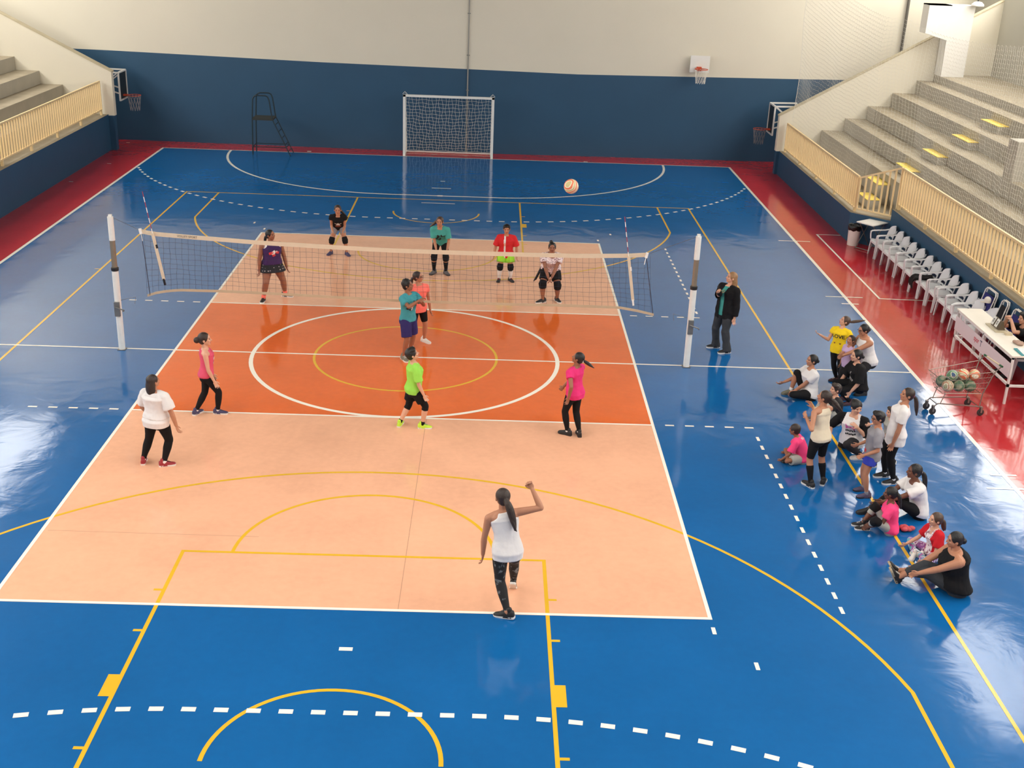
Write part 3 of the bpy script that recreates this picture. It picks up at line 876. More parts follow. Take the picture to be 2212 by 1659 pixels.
# ------------------------------------------------------------------ trash bin
t = thing('trash_bin', 'white trash bin with a black liner next to the folding table', 'trash bin', (11.50, 9.75, 0))
m = MB(); m.lathe([(.145, 0), (.15, .01), (.168, .48), (.175, .49), (.16, .49), (.15, .05)], (11.50, 9.75, 0), 24); m.build('bin_body', M_white, t, smooth=True, sharp=50)
m = MB()
rings = []
for r_, z in ((.172, .42), (.182, .47), (.19, .52), (.182, .565), (.165, .57), (.15, .53), (.13, .42)):
    rings.append([(11.50 + r_ * (1 + .05 * math.sin(5 * a + z * 30)) * math.cos(a), 9.75 + r_ * (1 + .05 * math.sin(5 * a + z * 30)) * math.sin(a), z + .012 * math.sin(7 * a)) for a in [2 * PI * k / 28 for k in range(28)]])
m.loft(rings); m.build('bin_liner', mat('black_plastic', (16, 16, 17), .35), t, smooth=True)

# ------------------------------------------------------------------ small folding table
t = thing('folding_table', 'small white folding table with crossed legs between bin and chairs', 'table', (11.84, 9.42, 0))
ang = math.atan2(.45, .52); c0 = V((11.84, 9.40, 0))
fx = V((.62, .02, 0)).normalized(); fx = V((.27, .42, 0)).normalized(); fy = V((-.26 * -1, -.48 * 1, 0))
ex = V((.50, .42, 0)); ex = V((.535, .41, 0)).normalized(); ey = V((-.27, .485, 0)).normalized()
ey = (ey - ex * ey.dot(ex)).normalized()
T = lambda a, b, z: c0 + ex * a + ey * b + V((0, 0, z))
m = MB()
poly = [T(a, b, 0) for a, b in ((-.33,-.27),(.33,-.27),(.33,.27),(-.33,.27))]
m.add([(p.x,p.y,.715) for p in poly] + [(p.x,p.y,.74) for p in poly], [(3,2,1,0),(4,5,6,7),(0,1,5,4),(1,2,6,5),(2,3,7,6),(3,0,4,7)])
m.build('tabletop', M_white, t)
for b in (-.22, .22):
    for s in (-1, 1):
        m = MB(); m.tube([T(-.29 * s, b + .012 * s, .0), T(.27 * s, b + .012 * s, .715)], .011, 8); m.build('leg', M_steel, t)
m = MB(); m.tube([T(-.28, -.22, .03), T(-.28, .22, .03)], .01, 6); m.tube([T(.28, -.22, .03), T(.28, .22, .03)], .01, 6); m.build('foot_bar', M_steel, t)

# ------------------------------------------------------------------ white plastic armchairs
M_plas = mat('white_plastic', (228, 230, 232), .35, var=.03, spec=.5)
def make_chair(name, label):
    """monobloc chair, faces -x (front at -x) in its own frame, origin on the floor under the seat"""
    t = thing(name, label, 'chair', (0,0,0), 'white plastic chairs along the wall')
    W2 = .235
    # seat: dished panel
    m = MB(); rows = []
    for i in range(9):
        f = i / 8; x = -.24 + .44 * f
        row = []
        for j in range(9):
            g = -1 + j / 4
            z = .425 - .025 * math.sin(PI * min(1, f * .9)) * (1 - g * g) - (.03 if i == 0 else 0) + .01 * f * -1
            row.append((x, g * (W2 - .02 * f), z))
        rows.append(row)
    top = rows; bot = [[(p[0], p[1], p[2] - .018) for p in r] for r in rows]
    for L_, fl in ((top, 1), (bot, -1)):
        vs = [p for r in L_ for p in r]; m.add(vs, [((i*9+j), (i*9+j+1), (i*9+j+10), (i*9+j+9))[::fl] for i in range(8) for j in range(8)])
    bo = [rows[0][j] for j in range(9)] + [rows[i][8] for i in range(1, 9)] + [rows[8][j] for j in range(7, -1, -1)] + [rows[i][0] for i in range(7, 0, -1)]
    m.loft([[(p[0], p[1], p[2]) for p in bo], [(p[0]*1.02, p[1]*1.03, p[2] - .045) for p in bo]], caps=False)
    m.build('seat', M_plas, t, smooth=True, sharp=45)
    # backrest: curved shell with rounded top
    m = MB(); fr = []; bk = []
    nu, nv = 14, 12
    def bp(u, v):
        a = -1 + 2 * u; h = v
        wid = W2 * (1.02 - .06 * h) * math.sqrt(max(.0, 1 - max(0, (h - .55) / .45) ** 2.4 * .86)) 
        y = a * wid
        x = .19 + .11 * h - .045 * (a * a)
        z = .44 + .40 * h + (-.02 * a * a * h)
        return V((x, y, z))
    for v in range(nv + 1):
        fr.append([bp(u / nu, v / nv) for u in range(nu + 1)]); bk.append([p + V((.014, 0, 0)) for p in fr[-1]])
    n = nu + 1
    def face_ok(u, v): # slot low in the back
        return not (v in (1, 2) and 3 <= u <= nu - 4)
    vs = [p for r in fr for p in r] + [p for r in bk for p in r]; o = n * (nv + 1)
    fs = []
    for v in range(nv):
        for u in range(nu):
            if not face_ok(u, v): continue
            a, b, c, d_ = v*n+u, v*n+u+1, (v+1)*n+u+1, (v+1)*n+u
            fs.append((a, b, c, d_)); fs.append((o+d_, o+c, o+b, o+a))
    rim_ = [(0*n+u) for u in range(n)] + [v*n+nu for v in range(1, nv+1)] + [nv*n+u for u in range(nu-1, -1, -1)] + [v*n for v in range(nv-1, 0, -1)]
    for i in range(len(rim_)):
        a = rim_[i]; b = rim_[(i+1) % len(rim_)]; fs.append((a, o+a, o+b, b))
    m.add(vs, fs); m.build('backrest', M_plas, t, smooth=True, sharp=45)
    for s in (-1, 1):
        # armrest: flat strip from the top of the back sweeping down and forward, then into the front leg
        P = [(.285, .17, .74), (.24, .225, .69), (.12, .265, .655), (-.05, .275, .645), (-.20, .27, .635), (-.245, .265, .615), (-.25, .26, .55), (-.235, .25, .42)]
        wd = [.03, .04, .05, .055, .055, .055, .05, .05]
        m = MB(); rings = []
        for i, p in enumerate(P):
            p = V((p[0], p[1] * s, p[2]))
            d_ = (V(P[min(i+1, len(P)-1)]) - V(P[max(i-1, 0)])); d_.y *= s; d_.normalize()
            side = V((0, 1, 0)); side = (side - d_ * side.dot(d_)).normalized(); nn = d_.cross(side)
            h = .011
            rings.append([p + side * wd[i] / 2 + nn * h, p - side * wd[i] / 2 + nn * h, p - side * wd[i] / 2 - nn * h, p + side * wd[i] / 2 - nn * h])
        m.loft(rings); m.build('armrest', M_plas, t)
        for fx_, name_ in ((-1, 'leg'), (1, 'leg')):
            m = MB()
            if fx_ < 0: A = V((-.235, .245 * s, .43)); B = V((-.265, .262 * s, 0)); 
            else: A = V((.20, .20 * s, .46)); B = V((.275, .235 * s, 0))
            rings = []
            for f in (0, .15, .6, 1):
                c = A.lerp(B, f); w1 = .075 - .035 * f; w2 = .05 - .018 * f
                sx = -fx_
                rings.append([c + V((0, 0, 0)), c + V((sx * w1 * .9, 0, 0)), c + V((sx * w1 * .9, -s * .012, 0)), c + V((sx*.012, -s * .012, 0)), c + V((sx * .012, -s * w2, 0)), c + V((0, -s * w2, 0))])
            m.loft(rings); m.build(name_, M_plas, t)
    return t
chair0 = make_chair('plastic_chair', 'white plastic armchair nearest to the folding table')
ch_y = [8.62, 8.05, 7.53, 6.96, 6.38, 5.75, 5.20, 4.66, 4.12, 3.48, 2.90, 2.30]
ORD = ['', 'second', 'third', 'fourth', 'fifth', 'sixth', 'seventh', 'eighth', 'ninth', 'tenth', 'eleventh']
for i, y in enumerate(ch_y):
    o = chair0 if i == 0 else copy_tree(chair0)
    if i == 5: o['label'] = 'white plastic armchair right beside the one holding black clothes, on the folding table side'
    elif i == 6: o['label'] = 'white plastic armchair with black clothes hanging over its seat'
    elif i == 11: o['label'] = 'white plastic armchair at the end of the row, behind the white desk'
    elif i > 0: o['label'] = 'white plastic armchair, %s in the row counted from the folding table' % ORD[i]
    o.location = (11.92 + random.uniform(-.015, .015) - (.10 if i == 11 else 0), y, 0)
    o.rotation_euler = (0, 0, random.uniform(-.05, .05) + (-.12 if i == 8 else 0) + (.1 if i == 11 else 0))
o = copy_tree(chair0); o['label'] = 'white plastic armchair turned sideways against the wall behind the row'
o.location = (12.02, 2.62, 0); o.rotation_euler = (0, 0, -1.2)
o.location = (11.90, 1.66, 0); o.rotation_euler = (0, 0, .2)
# black clothes on the seat of the seventh chair
def cloth_blob(name, pts, mt, label, cat, parent=None):
    m = MB()
    for p, r_ in pts: m.ball(p, r_, 12, 8)
    return m
jk = MB()
rows = []
for i in range(13):
    f = i / 12
    if f < .45: c = V((12.08 - .42 * f / .45, 5.22, .455)); 
    else:
        g = (f - .45) / .55; c = V((11.655 - .04 * math.sin(PI * g), 5.22 + .18 * g, .455 - .30 * g))
    row = []
    for j in range(9):
        a = -1 + j / 4
        row.append(c + V((.012 * math.sin(3 * a + i), a * (.17 - .05 * f) + .02 * math.sin(i * .8), .022 * math.sin(4 * a + i * .7) + .02)))
    rows.append(row)
vs = [p for r_ in rows for p in r_]
jk.add(vs, [(i*9+j, i*9+j+1, i*9+j+10, i*9+j+9) for i in range(12) for j in range(8)])
jk.add([p + V((.012, 0, -.025)) for p in vs], [(i*9+j+9, i*9+j+10, i*9+j+1, i*9+j) for i in range(12) for j in range(8)])
tag(jk.build('jacket', mat('black_cloth', (22, 20, 21), .9, var=.15, bump=.3, bscale=30), smooth=True), 'black jacket slung over the seat of a white chair', 'jacket')

# ------------------------------------------------------------------ folded beach chairs by the wall
M_bfab = mat('navy_canvas', (38, 40, 110), .85, var=.12, scale=8, bump=.2, bscale=60)
def lounger(y0, y1, label, fabric):
    t = thing('folding_chair', label, 'folding chair', (12.1, (y0 + y1) / 2, 0), 'folded chairs leaning on the wall')
    for dx, nm in ((0, 'frame'), (-.10, 'rear_frame')):
        m = MB()
        pts = [(12.05 + dx, y0, 0.0), (12.23 + dx * .4, y0, 1.03), (12.245 + dx * .4, y0 + .05 * (1 if y1 > y0 else -1), 1.08), (12.245 + dx * .4, y1 - .05 * (1 if y1 > y0 else -1), 1.08), (12.23 + dx * .4, y1, 1.03), (12.05 + dx, y1, 0.0)]
        m.tube(pts, .013, 8); m.build(nm, M_white, t)
    m = MB()
    a, b = min(y0, y1) + .02, max(y0, y1) - .02
    rings = []
    for i in range(9):
        f = i / 8; z = .25 + .72 * f; x = 12.07 + .15 * f - .03 - .03 * math.sin(PI * f)
        rings.append([(x, a, z), (x, b, z), (x + .012, b, z), (x + .012, a, z)])
    m.loft(rings); m.build('canvas', fabric, t, smooth=True, sharp=50)
    m = MB(); m.tube([(12.20, y0, .88), (12.20, y1, .88)], .010, 6); m.build('crossbar', M_white, t)
    return t
lounger(2.46, 1.92, 'folded chair with navy canvas and white frame leaning on the blue wall', M_bfab)
lounger(1.58, 1.30, 'narrow folded chair with black canvas and white frame beside the navy one', mat('black_canvas', (20, 20, 24), .85, var=.1))
lounger(.98, .45, 'folded navy canvas chair on the wall beside the seated man', M_bfab)
m = MB()
rings = []
for z, r_ in ((.0, .075), (.03, .08), (.06, .078), (.09, .065), (.115, .04), (.125, .01)):
    rings.append([(12.06 + r_ * math.cos(a) * .9 - .0, 1.98 + r_ * math.sin(a), .88 + z) for a in [2*PI*k/18 for k in range(18)]])
m.loft(rings)
m.prism([(12.0, 1.93), (11.93, 1.95), (11.91, 1.98), (11.93, 2.02), (12.0, 2.04)], 'z', .878, .888)
cap_ = m.build('cap', mat('cap_cloth', (226, 220, 208), .85), smooth=True, sharp=50)
tag(cap_, 'white cap hanging on the navy folded chair', 'cap')

# ------------------------------------------------------------------ white desk
t = thing('desk', 'long white desk with a printed front panel behind the ball cart', 'desk', (11.4, -.13, 0))
DX0, DX1, DY0, DY1, DZ = 11.17, 11.66, -1.52, 1.25, .955
M_desk = mat('desk_white', (240, 234, 220), .4, var=.03)
m = MB(); m.box((DX0 - .02, DY0 - .02, DZ - .03), (DX1, DY1 + .02, DZ)); m.build('tabletop', M_desk, t)
for x in (DX0 + .02, DX1 - .04):
    for y in (DY0 + .02, DY1 - .02):
        m = MB(); m.box((x - .02, y - .02, 0), (x + .02, y + .02, DZ - .03)); m.build('leg', M_white, t)
m = MB()
m.box((DX0, DY0, .36), (DX0 + .04, DY1, .40)); m.box((DX0, DY0, .34), (DX1 - .02, DY0 + .04, .38)); m.box((DX0, DY1 - .04, .34), (DX1 - .02, DY1, .38))
m.box((DX0 + .0, -.15, .36), (DX0 + .04, -.11, DZ - .03)); m.box((DX0, DY0, DZ - .075), (DX0 + .035, DY1, DZ - .03)); m.box((DX1 - .06, DY0, DZ - .075), (DX1 - .02, DY1, DZ - .03))
m.build('under_frame', M_white, t)
m = MB(); m.box((DX0 - .015, DY0 + .01, .52), (DX0 - .005, DY1 - .01, .80)); pn = m.build('front_panel', mat('panel_pinkish_white', (226, 214, 214), .45, var=.03), t)
vs, fs = text_mesh('spor', .15, True); m = MB(); m.add([(DX0 - .0165, .10 - p.x * .9, .69 + p.y) for p in vs], fs, 0)
m.build('panel_print', mat('print_red', (206, 84, 92), .6), pn, recalc=False)
vs, fs = text_mesh('T', .17, True); m = MB(); m.add([(DX0 - .0165, -.13 - p.x, .68 + p.y) for p in vs], fs, 0)
m.build('panel_letter', mat('print_slate', (80, 84, 104), .6), pn, recalc=False)
# scoreboard on the desk
t = thing('flip_scoreboard', 'small flip scoreboard standing on the white desk', 'scoreboard', (11.5, .08, DZ))
m = MB(); m.box((11.36, -.22, DZ), (11.6, .30, DZ + .02)); m.build('scoreboard_base', mat('beige_plastic', (196, 184, 156), .5), t)
m = MB(); m.prism([(11.44, DZ + .02), (11.505, DZ + .19), (11.52, DZ + .19), (11.575, DZ + .02)], 'y', -.12, .22); m.build('scoreboard_stand', mat('scoreboard_dark', (96, 82, 64), .5), t)
for k, (a, b, tx) in enumerate(((.14, .25, '0'), (-.03, .08, '0'))):
    m = MB()
    m.add([(11.440, a, DZ + .04), (11.440, b, DZ + .04), (11.498, b, DZ + .19), (11.498, a, DZ + .19), (11.432, a, DZ + .043), (11.432, b, DZ + .043), (11.490, b, DZ + .193), (11.490, a, DZ + .193)], [(0,1,2,3),(4,7,6,5),(0,4,5,1),(1,5,6,2),(2,6,7,3),(3,7,4,0)])
    cd_ = m.build('score_card', M_white, t)
    vs, fs = text_mesh(tx, .11, True)
    e = V((.058, 0, .15)).normalized(); c = V((11.459, (a + b) / 2, DZ + .118))
    m = MB(); m.add([c + V((0, -p.x, 0)) + e * p.y for p in vs], fs); m.build('score_digit', M_black, cd_, recalc=False)
m = MB(); m.box((11.335, -1.5, DZ), (11.60, -1.14, DZ + .02)); o = m.build('folder', mat('teal_folder', (60, 150, 160), .6)); tag(o, 'teal folder lying at the near end of the white desk', 'folder')
m = MB(); m.add([(11.37,-1.49,DZ+.021),(11.60,-1.46,DZ+.021),(11.59,-1.12,DZ+.021),(11.39,-1.16,DZ+.021),(11.37,-1.49,DZ+.025),(11.60,-1.46,DZ+.025),(11.59,-1.12,DZ+.025),(11.39,-1.16,DZ+.025)], [(3,2,1,0),(4,5,6,7),(0,1,5,4),(1,2,6,5),(2,3,7,6),(3,0,4,7)]); o = m.build('paper_sheet', mat('paper_white', (240, 244, 246), .7)); tag(o, 'white paper sheets on top of the teal folder', 'paper')
m = MB(); rr_ = random.Random(3)
for k in range(9): m.ball((11.54 + rr_.uniform(-.05, .05), -.86 + rr_.uniform(-.09, .09), DZ + .03), (.045, .05, .03), 10, 7)
o = m.build('cloth_bundle', mat('bundle_cloth', (180, 150, 134), .9, var=.35, scale=14), smooth=True); tag(o, 'crumpled pinkish cloth bundle on the desk beside the folder', 'cloth')
m = MB(); m.box((11.50, -.38, DZ), (11.62, -.27, DZ + .045)); o = m.build('small_box', mat('beige_box', (206, 190, 160), .6)); tag(o, 'small beige box beside the scoreboard on the desk', 'box')
# chair under the man at the desk
o = copy_tree(chair0); o['label'] = 'white plastic armchair under the man at the desk'; o.location = (12.08, .02, 0); o.rotation_euler = (0, 0, 0)
# ------------------------------------------------------------------ people
PENDING = []
TEX = bpy.data.textures.new('cloth_folds', 'CLOUDS'); TEX.noise_scale = .11; TEX.noise_depth = 1
def pend(o, voxel, smooth=2, fac=.5, post=None, fold=0):
    md = o.modifiers.new('r', 'REMESH'); md.mode = 'VOXEL'; md.voxel_size = voxel; md.use_smooth_shade = True
    if fold:
        mdp = o.modifiers.new('d', 'DISPLACE'); mdp.texture = TEX; mdp.strength = fold; mdp.mid_level = .45; mdp.texture_coords = 'GLOBAL'
    if smooth:
        ms = o.modifiers.new('s', 'SMOOTH'); ms.factor = fac; ms.iterations = smooth
    PENDING.append((o, post))
def flush():
    dg = bpy.context.evaluated_depsgraph_get()
    dg.update()
    done = []
    for o, post in PENDING:
        me = bpy.data.meshes.new_from_object(o.evaluated_get(dg), preserve_all_data_layers=False, depsgraph=dg)
        done.append((o, me, post))
    for o, me, post in done:
        old = o.data; nm = old.name
        mats = list(old.materials)
        o.modifiers.clear(); o.data = me
        bpy.data.meshes.remove(old)
        me.name = nm
        me.materials.clear()
        for m_ in mats: me.materials.append(m_)
        me.polygons.foreach_set('use_smooth', [True] * len(me.polygons))
        if post: post(o, me)
    PENDING.clear()

def interp(xs, ys, t):
    return float(np.interp(t, xs, ys))

def skin_mat(name, rgb):
    if name in MATS: return MATS[name]
    m = mat(name, rgb, .55, var=.05, scale=12)
    b = m.node_tree.nodes['Principled BSDF']
    b.inputs['Subsurface Weight'].default_value = 0.0
    return m
SK = {'dark': skin_mat('skin_deep_brown', (112, 70, 50)), 'brown': skin_mat('skin_brown', (148, 96, 70)), 'tan': skin_mat('skin_tan', (182, 126, 96)), 'light': skin_mat('skin_light', (212, 160, 132))}
def lip_of(k):
    c = {'dark': (92, 48, 42), 'brown': (120, 66, 56), 'tan': (152, 84, 72), 'light': (180, 100, 92)}[k]
    return mat('lip_' + k, c, .5, var=.03)
def brow_of(k):
    c = {'dark': (58, 36, 28), 'brown': (78, 50, 38), 'tan': (98, 66, 50), 'light': (124, 88, 68)}[k]
    return mat('brow_' + k, c, .7, var=.03)
M_eye = mat('eye_dark', (38, 28, 24), .35, var=0)
HAIRM = {'black': mat('hair_black', (20, 17, 17), .5, var=.25, scale=30, bump=.6, bscale=70), 'brown': mat('hair_dark_brown', (46, 32, 25), .5, var=.3, scale=30, bump=.6, bscale=70),
         'lbrown': mat('hair_brown', (74, 54, 42), .5, var=.3, scale=30, bump=.6, bscale=70), 'blond': mat('hair_dark_blond', (150, 112, 76), .5, var=.35, scale=22, bump=.6, bscale=70)}
def cloth(name, rgb, var=.07):
    return mat(name, rgb, .88, var=var, scale=9, bump=.55, bscale=11, spec=.25)

PROF_T = [-.065, -.03, 0, .04, .09, .14, .19, .235, .27, .292, .312]
PROF = {
 'f': ([.055, .090, .103, .098, .082, .079, .087, .096, .104, .080, .042], [.048, .066, .074, .068, .058, .057, .064, .072, .058, .045, .035], [-.005, -.010, -.014, -.006, .003, .006, .008, .010, .000, -.004, -.006]),
 'm': ([.055, .084, .092, .088, .083, .085, .094, .104, .112, .084, .044], [.048, .062, .066, .062, .058, .060, .066, .070, .060, .046, .037], [-.004, -.008, -.010, -.004, .002, .004, .005, .004, .000, -.004, -.006]),
}
THIGH = ([0, .25, .5, .8, 1], [.054, .053, .047, .037, .034])
SHIN = ([0, .12, .3, .6, .85, 1], [.034, .0335, .0355, .028, .0205, .0195])
UARM = ([0, .2, .5, .85, 1], [.031, .0295, .026, .0225, .0215])
FARM = ([0, .2, .5, 1], [.022, .0235, .0205, .0150])

class Fig: pass

def ik(a, b, l1, l2, pole):
    a = V(a); b = V(b); d = b - a; L = d.length
    mx = (l1 + l2) * .999
    if L > mx: b = a + d * (mx / L); d = b - a; L = mx
    L = max(L, abs(l1 - l2) * 1.02 + 1e-4); u = d.normalized()
    p = V(pole); p = p - u * p.dot(u)
    if p.length < 1e-5: p = u.orthogonal()
    p.normalize()
    x = (l1 * l1 - l2 * l2 + L * L) / (2 * L)
    h = math.sqrt(max(0, l1 * l1 - x * x))
    return a + u * x + p * h, b

def rotax(v, axis, deg):
    return Matrix.Rotation(math.radians(deg), 3, axis) @ v

def person(label, H, yaw, feet, skin='tan', sex='f', g=1.0, gl=None, ga=None, hh=None, pel=None, pofs=(0, 0), pz=None, lean=0, side=0, twist=0, ppitch=None, pturn=0,
           arms=None, head=(0, 0), hair=None, top=None, bottom=None, shoes=None, socks=None, pads=None, knees=(None, None), extra=None, group=None, hidden_feet=False, vox=.0068, crouch=.985):
    F = Fig(); F.H = H; F.skin = skin
    gl = gl or g; ga = ga or g
    hh = hh or (.135 * H if H > 1.5 else .150 * H if H > 1.3 else .160 * H); F.hh = hh
    ya = math.radians(yaw)
    fw = V((math.cos(ya), math.sin(ya), 0)); rt = V((math.sin(ya), -math.cos(ya), 0)); UP = V((0, 0, 1))
    pa = math.radians(yaw + pturn)
    pfw = V((math.cos(pa), math.sin(pa), 0)); prt = V((math.sin(pa), -math.cos(pa), 0))
    F.fw, F.rt = fw, rt
    fl = .152 * H; l1 = .243 * H; l2 = .232 * H; ah = .046 * H
    # ankles
    ank = []; ffr = []
    for k, ft in enumerate(feet):
        x, y, hd = ft[:3]; z = ft[3] if len(ft) > 3 else 0; pt = ft[4] if len(ft) > 4 else 0; rl = ft[5] if len(ft) > 5 else 0
        hv = V((math.cos(math.radians(hd)), math.sin(math.radians(hd)), 0)); sv = V((hv.y, -hv.x, 0))
        f3 = rotax(hv, sv, -pt) if pt else hv.copy()      # pt>0: toes point down, heel up
        u3 = rotax(UP, sv, -pt) if pt else UP.copy()
        if rl:
            sv = rotax(sv, f3, rl); u3 = rotax(u3, f3, rl)
        C = V((x, y, z))                                    # mid-sole point
        a = C - f3 * fl * .20 + u3 * ah
        ank.append(a); ffr.append((C, f3, sv, u3))
    if pel is None:
        mid = (feet[0][0] + feet[1][0]) / 2, (feet[0][1] + feet[1][1]) / 2
        px = V((mid[0], mid[1], 0)) + fw * pofs[0] + rt * pofs[1]
        if pz is None:
            zz = []
            for k, s in ((0, 1), (1, -1)):
                hj = px + prt * s * .05 * H
                dx = math.hypot(ank[k].x - hj.x, ank[k].y - hj.y)
                LL = (l1 + l2) * crouch
                zz.append(ank[k].z + math.sqrt(max(.02, LL * LL - dx * dx)))
            pz = min(zz)
        pel = V((px.x, px.y, pz))
    else: pel = V(pel)
    F.pel = pel
    if ppitch is None: ppitch = lean * .45
    # spine
    def frame(pitch, roll_, yw):
        f = rotax(pfw.lerp(fw, 1.0) if yw is None else fw, UP, 0)
        return f
    tab = []
    N_ = 33; pos = pel.copy(); tprev = 0.0
    ts = [i * .33 / (N_ - 1) for i in range(N_)]
    frames = []
    for t in ts:
        a = min(1, max(0, (t - .02) / .17)); a = a * a * (3 - 2 * a)
        pit = ppitch + (lean - ppitch) * a
        sd = side * (.3 + .7 * a)
        tw = pturn * (1 - a) + twist * a
        f = rotax(fw, UP, tw); r_ = V((f.y, -f.x, 0))
        f2 = rotax(f, r_, -pit); u2 = rotax(UP, r_, -pit)
        r2 = rotax(r_, f2, sd); u2 = rotax(u2, f2, sd)
        pos = pos + u2 * (t - tprev) * H; tprev = t
        frames.append((pos.copy(), r2, f2, u2))
    def sp(t):
        if t <= 0:
            p, r_, f_, u_ = frames[0]; return p + u_ * t * H, r_, f_, u_
        i = min(N_ - 2, int(t / ts[1])); a = (t - ts[i]) / ts[1]
        p0, r0_, f0_, u0_ = frames[i]; p1, r1_, f1_, u1_ = frames[i + 1]
        return p0.lerp(p1, a), r0_.lerp(r1_, a).normalized(), f0_.lerp(f1_, a).normalized(), u0_.lerp(u1_, a).normalized()
    F.sp = sp
    pw, pd, po = PROF[sex]
    def ring(t, inf=0.0, wk=1.0, dk=1.0, n=24, gg=None, clamp=None):
        gg = g if gg is None else gg
        p, r_, f_, u_ = sp(t)
        belly = 1 + (gg - 1) * (1.0 if t < .24 else .55)
        w = interp(PROF_T, pw, t) * H * belly * wk + inf; d_ = interp(PROF_T, pd, t) * H * (1 + (gg - 1) * 1.15 * (1 if t < .25 else .5)) * dk + inf
        o = interp(PROF_T, po, t) * H + (gg - 1) * .03 * H * (1 if .0 < t < .2 else 0)
        c = p + f_ * o
        R = []
        for k in range(n):
            a = 2 * PI * k / n; ca, sa = math.cos(a), math.sin(a)
            e = .86
            xx = w * math.copysign(abs(ca) ** e, ca)
            if clamp is not None: xx = max(-clamp * w, min(clamp * w, xx))
            R.append(c + r_ * xx + f_ * d_ * math.copysign(abs(sa) ** e, sa))
        return R
    F.ring = ring
    # legs
    hips = []; kn = []
    P0, R0, Fv0, U0 = sp(0)
    for k, s in ((0, 1), (1, -1)):
        hj = pel + R0 * s * .052 * H * (1 + (g - 1) * .4)
        pole = knees[k]
        if pole is None: pl = pfw * 1.0 + prt * s * .12 + ffr[k][1] * .4
        else: pl = prt * s * pole[0] + pfw * pole[1] + UP * pole[2]
        kj, ak = ik(hj, ank[k], l1, l2, pl)
        hips.append(hj); kn.append(kj); ank[k] = ak
    F.hips, F.kn, F.ank = hips, kn, ank
    # shoulders and arms
    Ps, Rs, Fs, Us = sp(.268)
    shw = (.108 if sex == 'f' else .116) * H * (1 + (g - 1) * .45)
    ua = .176 * H; fa = .148 * H
    sh = []; el = []; wr = []; hdv = []; curls = []; thint = []
    arms = arms or (('d', (.12, .02, -1), (.08, .15, -1), 30), ('d', (.12, .02, -1), (.08, .15, -1), 30))
    for k, s in ((0, 1), (1, -1)):
        A = arms[k]
        sj = Ps + Rs * s * shw - Us * .004 * H
        if A[0] == 'd':
            def ld(v): return (Rs * s * v[0] + Fs * v[1] + Us * v[2]).normalized()
            def lw(v): return (rt * s * v[0] + fw * v[1] + UP * v[2]).normalized()
            u_ = lw(A[1]); f_ = lw(A[2])
            if u_.z > .2: sj = sj + Us * .03 * H * u_.z - Rs * s * .012 * H
            e = sj + u_ * ua; w_ = e + f_ * fa
        else:
            tg = V(A[1]); pl = A[2]
            e, w_ = ik(sj, tg, ua, fa, rt * s * pl[0] + fw * pl[1] + UP * pl[2])
            f_ = (w_ - e).normalized()
        sh.append(sj); el.append(e); wr.append(w_)
        hd_ = f_
        if len(A) > 4 and A[4] is not None: hd_ = (rt * s * A[4][0] + fw * A[4][1] + UP * A[4][2]).normalized()
        hdv.append(hd_); curls.append(A[3] if len(A) > 3 else 25)
        th = A[5] if len(A) > 5 else None
        thint.append((rt * s * th[0] + fw * th[1] + UP * th[2]) if th else (fw * .9 - rt * s * .25 + UP * .25))
    F.sh, F.el, F.wr = sh, el, wr
    # head
    nb, Rn, Fn, Un = sp(.306)
    hy, hp = head
    hf0 = rotax(fw, UP, twist * .5 + hy); hr0 = V((hf0.y, -hf0.x, 0))
    hf = rotax(hf0, hr0, hp); hu = rotax(UP, hr0, hp); hr = hr0
    if len(head) > 2: hr = rotax(hr, hf, head[2]); hu = rotax(hu, hf, head[2])
    nd = (Un * .7 + hu * .3 + Fn * .10).normalized()
    hc = nb + nd * (.030 * H) + hu * .50 * hh + hf * .04 * hh
    F.hc, F.hf, F.hr, F.hu = hc, hf, hr, hu
    HM = Matrix((hr, hf, hu)).transposed()
    def hp_(x, y, z): return hc + (hr * x + hf * y + hu * z) * hh
    F.hp = hp_
    # ---- body mesh
    b = MB()
    b.loft([ring(t) for t in PROF_T])
    b.ball(sp(-.03)[0] + R0 * .045 * H - Fv0 * .022 * H * gl, .058 * H * g, 14, 10); b.ball(sp(-.03)[0] - R0 * .045 * H - Fv0 * .022 * H * gl, .058 * H * g, 14, 10)
    def seg(mb, a, c, tab_, k_, inf=0.0, f0=0.0, f1=1.0, flat=False, n=14, scale=1.0):
        fs_ = [f0] + [f for f in (.08, .2, .35, .5, .65, .8, .92) if f0 < f < f1] + [f1]
        pts = [a.lerp(c, f) for f in fs_]; rs = [interp(tab_[0], tab_[1], f) * H * k_ * scale + inf for f in fs_]
        d_ = (c - a).normalized()
        if not flat:
            for q in (40, 75):
                pts.append(pts[len(fs_) - 1] + d_ * rs[len(fs_) - 1] * math.sin(math.radians(q))); rs.append(rs[len(fs_) - 1] * math.cos(math.radians(q)))
        pre = []; prr = []
        for q in (75, 40):
            pre.append(pts[0] - d_ * rs[0] * math.sin(math.radians(q))); prr.append(rs[0] * math.cos(math.radians(q)))
        mb.tube(pre + pts, prr + rs, n)
    F.seg = seg
    for k, s in ((0, 1), (1, -1)):
        seg(b, hips[k], kn[k], THIGH, gl); seg(b, kn[k], ank[k], SHIN, gl ** .8)
        # foot
        C, f3, sv, u3 = ffr[k]
        b.cap(ank[k] - u3 * .012 * H, C + f3 * fl * .26 + u3 * .016 * H, .0165 * H, .009 * H)
        b.cap(ank[k] - f3 * .02 * H - u3 * .02 * H, ank[k], .016 * H, .019 * H)
        seg(b, sh[k], el[k], UARM, ga); seg(b, el[k], wr[k], FARM, ga ** .7)
        b.cap(Ps + Us * .012 * H + Rs * s * .05 * H, sh[k], .032 * H, .031 * H * ga ** .5)
